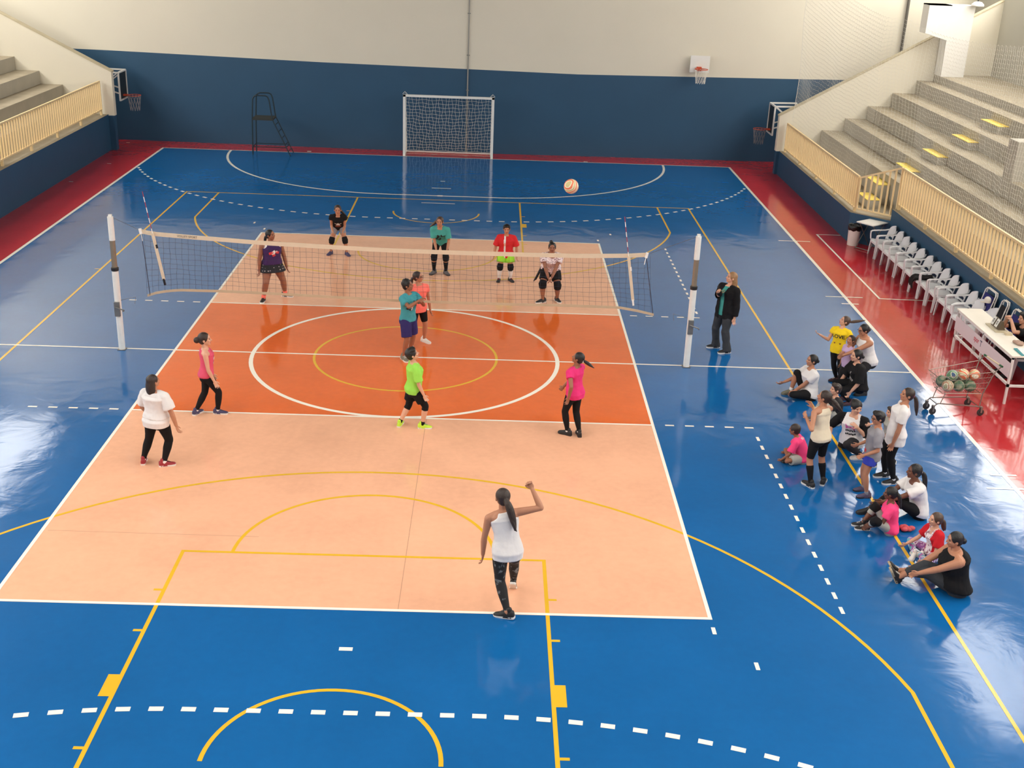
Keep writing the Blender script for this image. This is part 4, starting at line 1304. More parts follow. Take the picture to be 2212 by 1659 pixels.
        # hand
        hs = H / 1.68 * 1.0; hd_ = hdv[k]
        th = thint[k]; th = (th - hd_ * th.dot(hd_))
        if th.length < .01: th = hd_.orthogonal()
        th.normalize()
        pn = hd_.cross(th) * (1 if s > 0 else -1)       # palm normal
        # palm faces the body by default
        pc = wr[k] + hd_ * .045 * hs
        PM = Matrix((th, pn, hd_)).transposed()
        b.ball(pc, (.040 * hs, .0155 * hs, .050 * hs), 14, 10, 0, PM)
        b.cap(wr[k] - hd_ * .01, wr[k] + hd_ * .03 * hs, .0165 * hs, .02 * hs)
        cu = curls[k]
        lens = (.068, .078, .073, .056)
        for i in range(4):
            off = .031 - .0205 * i
            base = wr[k] + hd_ * (.082 - .004 * abs(i - 1.2)) * hs + th * off * hs
            spread = (1.5 - i) * .085
            dirn = (hd_ + th * spread).normalized()
            p = base; ang = cu * .55
            for L_, r_, dc in ((.46, .0088, .9), (.32, .0080, 1.1), (.24, .0072, .8)):
                axis = th
                dd = (dirn * math.cos(math.radians(ang)) + pn * math.sin(math.radians(ang))).normalized()
                q = p + dd * lens[i] * L_ * hs * 1.15
                b.cap(p, q, r_ * hs, r_ * .93 * hs, 8)
                p = q; ang += cu * dc * (1 + .08 * i)
        tb = wr[k] + hd_ * .028 * hs + th * .030 * hs
        t1_ = tb + (th * .62 + hd_ * .72 + pn * .25).normalized() * .036 * hs
        t2_ = t1_ + (th * (.35 - cu * .004) + hd_ * .9 + pn * (.2 + cu * .006)).normalized() * .032 * hs
        b.cap(tb, t1_, .0115 * hs, .0095 * hs, 8); b.cap(t1_, t2_, .0092 * hs, .0078 * hs, 8)
    # neck and head
    b.cap(nb - Un * .03 * H, hp_(0, -.10, -.25), .034 * H * (1 + (g - 1) * .5), .031 * H, 14)
    b.ball(hp_(0, -.04, .10), (.355 * hh, .435 * hh, .395 * hh), 20, 14, 0, HM)
    b.ball(hp_(0, .08, -.17), (.275 * hh * (1 + (g - 1) * .3), .305 * hh, .325 * hh), 18, 12, 0, HM)
    b.ball(hp_(0, .24, -.40), (.12 * hh, .11 * hh, .10 * hh), 12, 8, 0, HM)
    b.cap(hp_(0, .385, .02), hp_(0, .455, -.115), .034 * hh, .062 * hh, 8)
    b.ball(hp_(.05, .42, -.13), .04 * hh, 8, 6); b.ball(hp_(-.05, .42, -.13), .04 * hh, 8, 6)
    b.ball(hp_(0, .37, -.275), (.10 * hh, .05 * hh, .045 * hh), 10, 6, 0, HM)
    for s in (-1, 1):
        b.ball(hp_(s * .365, -.04, -.05), (.045 * hh, .085 * hh, .125 * hh), 10, 8, 0, HM)
        b.ball(hp_(s * .17, .30, -.10), (.11 * hh, .10 * hh, .09 * hh), 10, 8, 0, HM)
        b.ball(hp_(s * .15, .345, .105), (.11 * hh, .05 * hh, .035 * hh), 10, 8, 0, HM)
    root = thing('person', label, 'person', (pel.x, pel.y, 0), group)
    F.root = root
    body = b.build('body', [SK[skin], M_eye, lip_of(skin), brow_of(skin)], root)
    def face(o, me):
        n = len(me.polygons); c = np.empty(n * 3); me.polygons.foreach_get('center', c); c = c.reshape(-1, 3) + np.array(root.location)
        d_ = (c - np.array(hc)) / hh
        x = d_ @ np.array(hr); y = d_ @ np.array(hf); z = d_ @ np.array(hu)
        mi = np.zeros(n, dtype=np.int32); ax = np.abs(x)
        mi[(y > .3) & (((ax - .150) / .058) ** 2 + ((z - .005) / .034) ** 2 < 1)] = 1
        mi[(y > .3) & (((ax - .155) / .085) ** 2 + ((z - .118) / .020) ** 2 < 1)] = 3
        mi[(y > .2) & ((x / .115) ** 2 + ((z + .275) / .05) ** 2 < 1)] = 2
        me.polygons.foreach_set('material_index', mi)
    pend(body, vox, 2, .5, face)
    # ---- hair
    if hair:
        st = hair.get('style', 'short'); hm = HAIRM[hair.get('col', 'black')]
        h = MB()
        big = hair.get('big', 1.0)
        h.ball(hp_(0, -.085, .135), (.405 * hh * big, .445 * hh * big, .415 * hh * big), 22, 14, 0, HM)
        h.ball(hp_(0, -.20, -.06), (.33 * hh, .30 * hh, .34 * hh), 16, 10, 0, HM)
        if st in ('short', 'crop'):
            if st == 'short':
                for s in (-1, 1): h.ball(hp_(s * .22, .10, .36), (.18 * hh, .26 * hh, .15 * hh), 10, 8, 0, HM)
                h.ball(hp_(0, .24, .36), (.26 * hh, .16 * hh, .11 * hh), 10, 8, 0, HM)
        if st == 'curly':
            rr = random.Random(len(label))
            for i in range(34):
                a = rr.uniform(0, 2 * PI); e = rr.uniform(-.1, 1.5)
                h.ball(hp_(.36 * math.cos(a) * math.cos(e), -.08 + .40 * math.sin(a) * math.cos(e), .16 + .40 * math.sin(e)), rr.uniform(.07, .12) * hh, 8, 6)
        if st == 'bun':
            bp_ = hair.get('pos', (0, -.56, .12)); br = hair.get('r', .19)
            h.ball(hp_(*bp_), br * hh, 14, 10); h.cap(hp_(0, -.35, .12), hp_(*bp_), .12 * hh, .13 * hh)
        if st == 'pony':
            p0 = hair.get('pos', (0, -.50, .10)); L_ = hair.get('len', 1.3) * hh; sway = V(hair.get('sway', (0, 0, 0)))
            a0 = hp_(*p0); dback = (-hf * .8 + sway * .8).normalized()
            pts = [hp_(0, -.36, p0[2] + .02), a0]
            p = a0.copy(); dr = dback.copy()
            for i in range(7):
                gd = (-UP * hair.get('grav', 1.0) - hf * .16 + sway).normalized()
                dr = (dr * .50 + gd * .6).normalized(); p = p + dr * L_ / 7; pts.append(p.copy())
            rs = [.10, .085, .13, .15, .15, .14, .12, .085, .04]
            th_ = hair.get('thick', 1.0)
            h.tube(pts, [r_ * hh * th_ for r_ in rs], 10)
            rr = random.Random(len(label) + 3)
            for q in range(5):
                ph = rr.uniform(0, 6.28); am = rr.uniform(.05, .11) * hh * th_; ex = 1 + rr.uniform(-.06, .10)
                pp = [p_.copy() for p_ in pts]
                for i in range(2, len(pp)):
                    f_ = (i - 1) / (len(pp) - 2)
                    pp[i] = pts[1] + (pts[i] - pts[1]) * (1 + (ex - 1) * f_) + (hr * math.cos(ph + f_ * 2.2) + hf * math.sin(ph + f_ * 2.2)) * am * math.sin(min(1, f_ * 1.3) * PI * .6)
                h.tube(pp[1:], [r_ * hh * th_ * .5 for r_ in rs[1:]], 8)
        if st == 'long':
            L_ = hair.get('len', 1.2) * hh
            for (x, y, w_, d_) in ((0, -.30, .34, .20), (.27, -.16, .13, .19), (-.27, -.16, .13, .19)):
                rings = []
                for i in range(7):
                    f = i / 6; c = hp_(x, y, .10) - UP * L_ * f - hf * .06 * hh * math.sin(PI * f) ; q = (1 + .12 * math.sin(PI * f)) * (1 - .35 * f ** 3)
                    rings.append([c + hr * w_ * hh * q * math.cos(2*PI*k/16) + hf * d_ * hh * q * math.sin(2*PI*k/16) for k in range(16)])
                h.loft(rings)
        ho = h.build('hair', hm, root)
        pend(ho, .008, 2)
        if st == 'pony' or (st == 'bun' and hair.get('tie')):
            t_ = MB(); c = hp_(*hair.get('pos', (0, -.50, .10))); ax = (-hf + V(hair.get('sway', (0,0,0))) * .8).normalized(); ux = ax.orthogonal().normalized(); uy = ax.cross(ux)
            t_.tube([c + (ux * math.cos(2*PI*k/14) + uy * math.sin(2*PI*k/14)) * .105 * hh for k in range(15)], .028 * hh, 6)
            t_.build('hair_tie', hair.get('tie') or M_black, ho, smooth=True)
        if hair.get('glasses'):
            q = MB()
            for s in (-1, 1):
                q.tube([hp_(s * .16 + .11 * math.cos(2*PI*k/14), .415, .0 + .085 * math.sin(2*PI*k/14)) for k in range(15)], .014 * hh, 6)
                q.tube([hp_(s * .27, .40, .02), hp_(s * .37, .20, .02), hp_(s * .385, -.05, .0)], .013 * hh, 6)
            q.tube([hp_(-.05, .43, .02), hp_(.05, .43, .02)], .013 * hh, 6)
            q.build('eyeglasses', M_black, root)
    # ---- clothes
    for lower in (bottom if isinstance(bottom, list) else [bottom] if bottom else []):
        k_ = lower['kind']; bm_ = lower['mat']; m = MB()
        wt = lower.get('waist', .075)
        inf = {'leggings': .007, 'capri': .008, 'bike': .008, 'shorts': .016, 'pants': .013, 'skirt': .014}[k_]
        tl = [t for t in (-.062, -.03, 0, .03, .06) if t < wt] + [wt]
        m.loft([ring(t, inf) for t in tl])
        m.ball(sp(-.03)[0] + R0 * .045 * H - Fv0 * .022 * H * gl, .058 * H * g + inf, 14, 10); m.ball(sp(-.03)[0] - R0 * .045 * H - Fv0 * .022 * H * gl, .058 * H * g + inf, 14, 10)
        for k in (0, 1):
            if k_ in ('leggings', 'capri'):
                seg(m, hips[k], kn[k], THIGH, gl, inf)
                f1 = lower.get('to', .97 if k_ == 'leggings' else .35)
                seg(m, kn[k], ank[k], SHIN, gl ** .8, inf, 0, f1, flat=True)
            elif k_ == 'pants':
                seg(m, hips[k], kn[k], THIGH, gl, inf + .004)
                fl_ = lower.get('flare', .012)
                q = MB()
                pts = [kn[k].lerp(ank[k], f) for f in (0, .3, .6, .85, 1.06)]
                rs = [interp(*THIGH, 1) * H * gl + inf + .006, .037 * H * gl + inf, .034 * H * gl + inf, .033 * H + fl_, .034 * H + fl_ * 1.3]
                m.tube(pts, rs, 14); m.ball(kn[k], rs[0], 12, 8)
            elif k_ == 'bike':
                seg(m, hips[k], kn[k], THIGH, gl, inf, 0, lower.get('to', .8), flat=True)
            elif k_ == 'shorts':
                f1 = lower.get('to', .7); a_ = hips[k]; c_ = kn[k]
                lo = lower.get('loose', .016)
                pts = [a_ - (c_ - a_) * .12] + [a_.lerp(c_, f) for f in (0, .3 * f1, .65 * f1, f1)]
                rr0 = [interp(*THIGH, max(0, f)) * H * gl for f in (0, 0, .3 * f1, .65 * f1, f1)]
                rs = [rr0[0] * .8, rr0[1] + inf * .6, rr0[2] + inf + lo * .3, rr0[3] + inf + lo * .7, rr0[4] + inf + lo]
                m.tube(pts, rs, 16)
        if k_ == 'skirt':
            p_, r_, f_, u_ = sp(0)
            rings = []
            for t, wk in ((.06, 1.0), (.0, 1.06), (-.06, 1.22), (lower.get('to', -.105), 1.34)):
                R = ring(max(t, 0), .014 + (.0 if t > -.01 else .008), wk, wk * 1.05)
                dz = min(0, t) * H
                rings.append([p + u_ * dz for p in R])
            m.loft(rings)
        nm = {'leggings': 'leggings', 'capri': 'capri_leggings', 'bike': 'bike_shorts', 'shorts': 'shorts', 'pants': 'trousers', 'skirt': 'skirt'}[k_]
        lo_ = m.build(nm, bm_, root); pend(lo_, .0095, 3, .5, None, {'pants': .022, 'shorts': .016, 'skirt': .012}.get(k_, .004))
        F.lower = lo_
        if lower.get('label'): lo_['label'] = lower['label']
    for tp in ([top] if isinstance(top, dict) else (top or [])):
        k_ = tp['kind']; m = MB()
        inf = tp.get('inf', .013); hem = tp.get('hem', -.03); neck = tp.get('neck', .297); loose = tp.get('loose', .006)
        tl = sorted(set([hem] + [t for t in (-.03, 0, .04, .09, .14, .19, .235) if t > hem + .004]))
        rings = []
        for t in tl:
            e = loose * (1.5 if t < .03 else 1.0)
            Rg = ring(max(t, -.012) if t < 0 else t, inf + e)
            if t < -.012:
                u_ = sp(0)[3]; Rg = [p + u_ * (t + .012) * H for p in Rg]
            rings.append(Rg)
        if k_ in ('tee', 'long', 'jacket', 'raglan'):
            for t in (.265, .285, neck): rings.append(ring(t, inf * .75 if t < .28 else inf * .4))
            m.loft(rings)
            f1 = tp.get('sleeve', .62)
            for k, s in ((0, 1), (1, -1)):
                m.cap(Ps + Us * .010 * H + Rs * s * .05 * H, sh[k], .034 * H + inf * .6, .033 * H * ga ** .5 + inf * .8)
                sl = tp.get('sloose', .010)
                if f1 <= 1:
                    pts = [sh[k].lerp(el[k], f) for f in (0, f1 * .5, f1)]; rs = [.032 * H * ga + inf, .031 * H * ga + inf * .9 + sl * .6, .030 * H * ga + inf * .8 + sl]
                    m.tube([pts[0] - (pts[1] - pts[0]) * .3] + pts, [rs[0] * .8] + rs, 16)
                else:
                    seg(m, sh[k], el[k], UARM, ga, inf); m.ball(el[k], .024 * H * ga + inf * .95, 12, 8)
                    seg(m, el[k], wr[k], FARM, ga ** .7, inf * .9, 0, min(.98, f1 - 1), flat=True, scale=1.12)
        elif k_ == 'tank':
            wk = tp.get('wk', .70)
            rings[-1] = ring(.226, inf)
            for t, cl in ((.238, .93), (.252, (1 + wk) / 2 * .94), (.268, wk), (.285, wk * 1.02), (neck, wk * 1.08)): rings.append(ring(t, inf * 1.15 + .003, clamp=cl))
            m.loft(rings)
        nm = tp.get('name', {'tee': 't_shirt', 'tank': 'tank_top', 'long': 'long_sleeved_shirt', 'jacket': 'jacket', 'raglan': 't_shirt'}[k_])
        mts = tp['mat'] if isinstance(tp['mat'], list) else [tp['mat']]
        so = m.build(nm, mts, root)
        if tp.get('label'): so['label'] = tp['label']
        paint = tp.get('paint'); opening = tp.get('open')
        decs = tp.get('decals', [])
        def post(o, me, paint=paint, opening=opening, decs=decs):
            loc = np.array(root.location)
            if paint or opening:
                n = len(me.polygons); c = np.empty(n * 3); me.polygons.foreach_get('center', c); c = c.reshape(-1, 3) + loc
                p_, r_, f_, u_ = sp(.15)
                d_ = (c - np.array(p_)) / H
                x = d_ @ np.array(r_); y = d_ @ np.array(f_); z = d_ @ np.array(u_)
                if paint:
                    mi = paint(x, y, z); me.polygons.foreach_set('material_index', np.asarray(mi, dtype=np.int32))
                if opening:
                    kill = np.nonzero((np.abs(x) < opening) & (y > 0))[0].tolist()
                    bm = bmesh.new(); bm.from_mesh(me); bm.faces.ensure_lookup_table()
                    bmesh.ops.delete(bm, geom=[bm.faces[i] for i in kill], context='FACES')
                    bm.to_mesh(me); bm.free()
            for dc in decs:
                project_decal(o, me, dc, F)
        pend(so, tp.get('vox', .0095), 3, .5, post if (paint or opening or decs) else None, tp.get('fold', .022 if tp['kind'] in ('tee', 'jacket', 'raglan', 'long') else .010))
        F.top = so
    if pads:
        for k in (0, 1):
            m = MB(); a_ = hips[k].lerp(kn[k], .80); c_ = kn[k].lerp(ank[k], .24)
            r_ = .036 * H * gl ** .8
            m.tube([a_, kn[k] - (kn[k] - a_) * .25, kn[k] + (kn[k] - (hips[k].lerp(ank[k], .5))).normalized() * .008, kn[k] + (c_ - kn[k]) * .3, c_], [r_ + .014, r_ + .019, r_ + .024, r_ + .020, r_ + .013], 14)
            m.build('knee_pad', pads, root, smooth=True, sharp=50)
    if socks:
        for k in (0, 1):
            m = MB(); seg(m, kn[k], ank[k], SHIN, gl ** .8, .006, socks.get('from', .75), 1.0); so = m.build('sock', socks['mat'], root, smooth=True, sharp=50)
    if shoes:
        up_, sole_ = shoes[:2]
        for k in (0, 1):
            C, f3, sv, u3 = ffr[k]
            L_ = fl * 1.08; sc = L_ / .29
            a0 = ank[k] - (C - f3 * fl * .20 + u3 * ah)       # ankle shift if leg was clamped
            C = C + a0
            def fp(y, x, z): return C + f3 * (y * L_) + sv * x * sc + u3 * z * sc
            out = [(-.5, .020), (-.46, .032), (-.30, .036), (-.05, .034), (.15, .043), (.30, .046), (.42, .038), (.49, .018)]
            m = MB()
            prof = [(-.505, .020, .092), (-.47, .036, .108), (-.37, .043, .116), (-.23, .044, .118), (-.09, .043, .106), (.05, .045, .088), (.20, .048, .072), (.33, .048, .062), (.43, .040, .054), (.50, .020, .040)]
            rings = []
            for y, w_, h_ in prof:
                rings.append([fp(y, w_ * math.copysign(abs(math.cos(a)) ** .7, math.cos(a)), .012 + (h_ - .012) * max(0, math.sin(a)) ** .8) if math.sin(a) >= 0 else fp(y, w_ * math.cos(a), .010) for a in [2*PI*q/16 for q in range(16)]])
            m.loft(rings)
            pass
            cc = ank[k]
            m.cap(fp(-.29, 0, .095), fp(-.29, 0, .122), .037 * sc, .035 * sc, 12)
            sh_ = m.build('shoe', up_, root, smooth=True, sharp=60)
            m = MB()
            poly = [(y, w_) for y, w_ in out] + [(y, -w_) for y, w_ in out[::-1]]
            lo_r = [fp(y * 1.02, x * 1.18, 0.0) for y, x in poly]; hi_r = [fp(y * 1.03, x * 1.22, .030) for y, x in poly]
            m.loft([lo_r, hi_r]); m.build('sole', sole_, sh_)
            if len(shoes) > 2:
                m = MB()
                for q in range(4): m.tube([fp(-.02 + .055 * q, -.024, .098 - .008 * q), fp(-.005 + .055 * q, 0, .109 - .0095 * q), fp(-.02 + .055 * q, .024, .098 - .008 * q)], .004 * sc, 5)
                m.build('laces', shoes[2], sh_)
    if extra: extra(F)
    return F

def project_decal(o, me, dc, F):
    """lay a small flat print on the cloth: shapes are in metres on the chest (or back) plane"""
    H = F.H
    p, r_, f_, u_ = F.sp(dc.get('t', .20))
    s = -1 if dc.get('back') else 1
    f_ = f_ * s; xr = -r_ * s * -1 * (1 if s > 0 else 1)
    # reading direction: as seen by someone facing the print
    ex = (-r_) if s > 0 else r_
    ay = math.radians(dc.get('turn', 0))
    if ay:
        M3 = Matrix.Rotation(ay, 3, u_); f_ = M3 @ f_; ex = M3 @ ex
    org = wloc(o)
    bvh = BVHTree.FromPolygons([v.co + org for v in me.vertices], [list(q.vertices) for q in me.polygons])
    bm = bmesh.new()
    bvv = [bm.verts.new((q[0], q[1], 0)) for q in dc['v']]
    for f in dc['f']:
        try: bm.faces.new([bvv[i] for i in f])
        except ValueError: pass
    bmesh.ops.triangulate(bm, faces=bm.faces)
    for _ in range(4):
        ed = [e for e in bm.edges if e.calc_length() > .022]
        if not ed: break
        bmesh.ops.subdivide_edges(bm, edges=ed, cuts=1)
        bmesh.ops.triangulate(bm, faces=[f for f in bm.faces if len(f.verts) > 3])
    bm.verts.index_update()
    dv = [v.co.copy() for v in bm.verts]; df = [[v.index for v in f.verts] for f in bm.faces]
    bm.free()
    vs = []
    for q in dv:
        pt = p + ex * (q[0] + dc.get('dx', 0)) + u_ * (q[1] + dc.get('dy', 0))
        hit, nrm, idx, dist = bvh.ray_cast(pt + f_ * .6, -f_)
        if hit is None: hit = pt + f_ * .1
        vs.append(hit + f_ * .005)
    m = MB(); m.add(vs, df)
    m.build(dc.get('name', 'print'), dc['mat'], o, recalc=False)

def txt(body, size, mat_, sx=1.0, **k):
    vs, fs = text_mesh(body, size, True, k.pop('shear', 0))
    return dict(v=[(p.x * sx, p.y) for p in vs], f=fs, mat=mat_, name=k.pop('name', 'lettering'), **k)
def blot(shapes, mat_, **k):
    """shapes: list of polygons [(x,y)...]"""
    v = []; f = []
    for s in shapes:
        o = len(v); v += s; f.append([o + i for i in range(len(s))])
    return dict(v=v, f=f, mat=mat_, name=k.pop('name', 'print'), **k)
def rectp(x, y, w, h, a=0):
    c, s = math.cos(a), math.sin(a)
    return [(x + c * px - s * py, y + s * px + c * py) for px, py in ((-w/2,-h/2),(w/2,-h/2),(w/2,h/2),(-w/2,h/2))]
def scribble(seed, n, w, h, lw):
    rr = random.Random(seed); out = []
    for i in range(n):
        out.append(rectp(rr.uniform(-w, w) / 2, rr.uniform(-h, h) / 2, rr.uniform(.3, 1) * w * .35, lw * rr.uniform(.7, 1.3), rr.uniform(-.6, 1.9)))
    return out
# ------------------------------------------------------------------ clothes and shoe colours
C_white = cloth('cloth_white', (226, 222, 220)); C_black = cloth('cloth_black', (22, 21, 23), .15); C_char = cloth('cloth_charcoal', (58, 60, 64), .12)
C_grey = cloth('cloth_grey', (142, 140, 146)); C_teal = cloth('cloth_teal', (72, 160, 152)); C_teal2 = cloth('cloth_turquoise', (66, 150, 160)); C_pink = cloth('cloth_rose', (216, 84, 112))
C_mag = cloth('cloth_magenta', (222, 52, 118)); C_hot = cloth('cloth_hot_pink', (248, 72, 128)); C_coral = cloth('cloth_coral', (248, 122, 108)); C_lime = cloth('cloth_lime', (150, 214, 84))
C_red = cloth('cloth_red', (206, 44, 48)); C_yel = cloth('cloth_yellow', (244, 208, 36)); C_purp = cloth('cloth_purple', (66, 42, 88)); C_navy = cloth('cloth_navy', (48, 42, 96)); C_royal = cloth('cloth_royal_blue', (56, 68, 176))
C_lil = cloth('cloth_lilac', (196, 168, 204)); C_cream = cloth('cloth_cream', (226, 212, 186)); C_dark = cloth('cloth_dark_grey', (44, 42, 44), .12); C_dred = cloth('cloth_deep_red', (196, 30, 40)); C_lgrey = cloth('cloth_pale_grey', (170, 168, 160))
C_neon = cloth('cloth_neon_green', (160, 226, 60))
P_floral = pattern_mat('white_floral_print', (232, 218, 218), (150, 110, 118), 'noise', 22, .52, .60)
P_dots = pattern_mat('black_dotted_print', (26, 24, 28), (170, 160, 160), 'voronoi', 17, .20, .26)
P_marble = pattern_mat('black_marbled_print', (24, 23, 25), (120, 124, 126), 'noise', 9, .58, .68)
P_tropic = pattern_mat('floral_leggings_print', (150, 84, 150), (232, 216, 226), 'noise', 16, .50, .56, third=(96, 190, 190))
def shoe(n, rgb): return mat('shoe_' + n, rgb, .6, var=.1, scale=20)
S_black = shoe('black', (28, 27, 28)); S_white = shoe('white', (224, 218, 210)); S_sole = shoe('sole_white', (226, 222, 216)); S_navy = shoe('navy', (62, 58, 92)); S_grey = shoe('grey', (96, 92, 92)); S_red = shoe('red', (150, 40, 48))
S_green = shoe('neon', (190, 226, 60)); S_teal = shoe('teal', (40, 130, 120)); S_mar = shoe('maroon', (66, 34, 46)); S_pur = shoe('purple_grey', (84, 74, 98)); S_olive = shoe('olive', (110, 108, 92)); S_dk = shoe('sole_dark', (40, 38, 38)); S_tan = shoe('sole_tan', (176, 158, 128))
M_ink = mat('print_black', (26, 30, 34), .8, var=0); M_wink = mat('print_white', (228, 226, 222), .8, var=0); M_rink = mat('print_red2', (206, 60, 62), .8, var=0); M_oink = mat('print_orange', (236, 112, 52), .8, var=0); M_pink = mat('print_pink', (206, 104, 168), .8, var=0); M_gink = mat('print_grey', (150, 144, 142), .8, var=0); M_bink = mat('print_brown', (120, 60, 40), .8, var=0)
NAT = lambda o=.14, b=.1: ('d', (o, .02, -1), (o * .5, b, -1), 28)

# ---- far side of the net
person('woman in purple tank top and black dotted skirt behind the net', 1.63, -62, [(-3.361, 3.133, -95), (-2.894, 3.550, -12)], 'brown', g=1.30, pofs=(-.02, .04),
       arms=(('d', (.26, .02, -1), (.10, .10, -1), 30), ('d', (.30, .0, -1), (.16, .12, -1), 30)), head=(38, 8), hair=dict(style='pony', col='black', len=.9, pos=(0, -.46, -.05)),
       top=[dict(kind='tank', mat=C_white, wk=.80, hem=.20, inf=.010, name='sports_top'), dict(kind='tank', mat=C_purp, hem=.02, wk=.62, inf=.016, neck=.288, decals=[blot([rectp(-.06,.0,.10,.06,.3), rectp(.07,.01,.09,.05,-.3), rectp(.0,-.05,.07,.05,.2)], M_rink, t=.185), blot([rectp(.0,.02,.07,.07,.6), rectp(.05,.03,.05,.03,.2), rectp(-.02,-.02,.06,.03,.1)], M_wink, t=.185)])],
       bottom=dict(kind='skirt', mat=P_dots, to=-.085), socks=dict(mat=C_coral, **{'from': .80}), shoes=(S_black, S_sole))
person('girl in black shirt and grey shorts crouching behind the net, farthest from the camera', 1.48, -84, [(-2.423, 7.070, -112), (-1.974, 7.039, -58)], 'tan', pofs=(-.10, 0), lean=46, ppitch=30, crouch=.955,
       arms=(('t', (-2.297, 6.780, 0.673), (.15, -.8, .1), 30), ('t', (-2.047, 6.780, 0.693), (.15, -.8, .1), 30)), head=(0, 0), hair=dict(style='pony', col='brown', len=1.6, pos=(0, -.46, .05), sway=(.8, 0, 0)),
       top=dict(kind='tee', mat=C_black, sleeve=.30, decals=[blot([rectp(0,0,.05,.08,.2), rectp(-.05,.01,.08,.025,-.5), rectp(.05,.01,.08,.025,.5), rectp(0,-.05,.10,.03,0)], M_wink, t=.16), blot([rectp(0,-.10,.14,.06,0)], M_bink, t=.16)]), bottom=dict(kind='bike', mat=C_grey, to=.55), pads=C_black, shoes=(S_navy, S_navy))
person('girl in teal T-shirt and black leggings crouching behind the net', 1.62, -92, [(0.227, 5.670, -118), (0.559, 5.669, -62)], 'tan', pofs=(-.12, 0), lean=42, ppitch=26, crouch=.95,
       arms=(('t', (0.311, 5.360, 0.706), (.15, -.8, .1), 30), ('t', (0.572, 5.360, 0.715), (.15, -.8, .1), 30)), head=(-8, 0), hair=dict(style='pony', col='lbrown', len=1.5, pos=(0, -.42, .16), sway=(-1.1, 0, 0), thick=1.2),
       top=dict(kind='tee', mat=C_teal, sleeve=.75, loose=.016, sloose=.018, decals=[blot(scribble(4, 16, .22, .20, .028), M_ink, t=.175)]), bottom=dict(kind='capri', mat=C_black, to=.02), pads=C_black, socks=dict(mat=C_black, **{'from': .36}), shoes=(S_grey, S_dk))
person('boy in red jersey with white stripe and neon green shorts', 1.42, -92, [(1.804, 5.237, -100), (2.100, 5.270, -62)], 'tan', sex='m', g=1.08, pofs=(-.04, 0), lean=10, crouch=.96,
       arms=(('d', (.34, -.05, -1), (.10, .22, -1), 35), ('d', (.34, -.05, -1), (.05, .22, -1), 35)), head=(2, -6), hair=dict(style='short', col='black'),
       top=dict(kind='tee', mat=[C_red, C_white], sleeve=.85, loose=.022, sloose=.022, hem=-.08, paint=lambda x, y, z: ((y > 0) & (x > .004) & (x < .036)).astype(int), decals=[txt('G', .085, M_oink, t=.175, dx=-.028)]), bottom=dict(kind='shorts', mat=C_neon, to=.70, loose=.03), pads=C_black, socks=dict(mat=C_white, **{'from': .2}), shoes=(S_black, S_dk, S_red))
def waist_jacket(F):
    m = MB(); H = F.H
    p, r_, f_, u_ = F.sp(.03)
    for k in range(2):
        rings = []
        for i in range(6):
            f = i / 5; c = p + r_ * (.20 + .16 * f - .04 * k) - f_ * (.02 + .05 * k) - V((0, 0, 1)) * .36 * f
            w = .05 + .03 * math.sin(f * PI) - .02 * f
            rings.append([c + f_ * w + r_ * .012, c + r_ * .02, c - f_ * w, c - r_ * .012])
        m.loft(rings)
    m.loft([F.ring(.015, .022), F.ring(.035, .026), F.ring(.055, .022)])
    m.build('waist_jacket', C_dark, F.root, smooth=True, sharp=60)
person('woman in white floral T-shirt with clasped hands and knee pads behind the net', 1.60, -92, [(2.753, 3.702, -150), (3.144, 3.810, -68)], 'brown', g=1.22, pofs=(-.16, 0), lean=38, ppitch=24, crouch=.93,
       arms=(('t', (2.888, 3.420, 0.653), (.6, -.4, -.1), 40), ('t', (2.949, 3.420, 0.655), (.6, -.4, -.1), 40)), head=(0, 4), hair=dict(style='bun', col='black', pos=(.12, -.30, .52), r=.2),
       top=dict(kind='tee', mat=P_floral, sleeve=.55, loose=.014, sloose=.02, neck=.285), bottom=dict(kind='shorts', mat=C_black, to=.72), pads=C_black, shoes=(S_black, S_sole), extra=waist_jacket)

# ---- middle of the court
person('boy in turquoise T-shirt and navy shorts with clasped hands beside the net', 1.62, -38, [(-0.010, -0.214, -60), (0.106, 0.052, -20)], 'brown', sex='m', g=.96, pofs=(0, 0),
       arms=(('t', (0.276, -0.360, 1.278), (.9, -.3, -.5), 45), ('t', (0.316, -0.300, 1.232), (.6, .2, -.8), 45)), head=(30, 12), hair=dict(style='curly', col='black'),
       top=dict(kind='tee', mat=C_teal2, sleeve=.66, loose=.014, sloose=.016, decals=[blot(scribble(9, 12, .24, .24, .03), M_ink, t=.17), blot(scribble(12, 9, .24, .24, .022), M_wink, t=.172)]), bottom=dict(kind='shorts', mat=C_navy, to=.88, loose=.03), shoes=(S_olive, S_sole, S_white))
person('girl in coral T-shirt and glasses close behind the boy in turquoise', 1.55, -58, [(0.040, 0.601, -70), (0.340, 0.846, -40)], 'tan', pofs=(0, 0),
       arms=(NAT(), ('d', (.24, .0, -1), (.10, .14, -1), 30)), head=(42, 10), hair=dict(style='pony', col='brown', len=1.1, pos=(0, -.46, .0), glasses=True),
       top=dict(kind='tee', mat=C_coral, sleeve=.40, hem=-.055, loose=.010), bottom=dict(kind='bike', mat=C_black, to=.82), shoes=(S_white, S_sole))

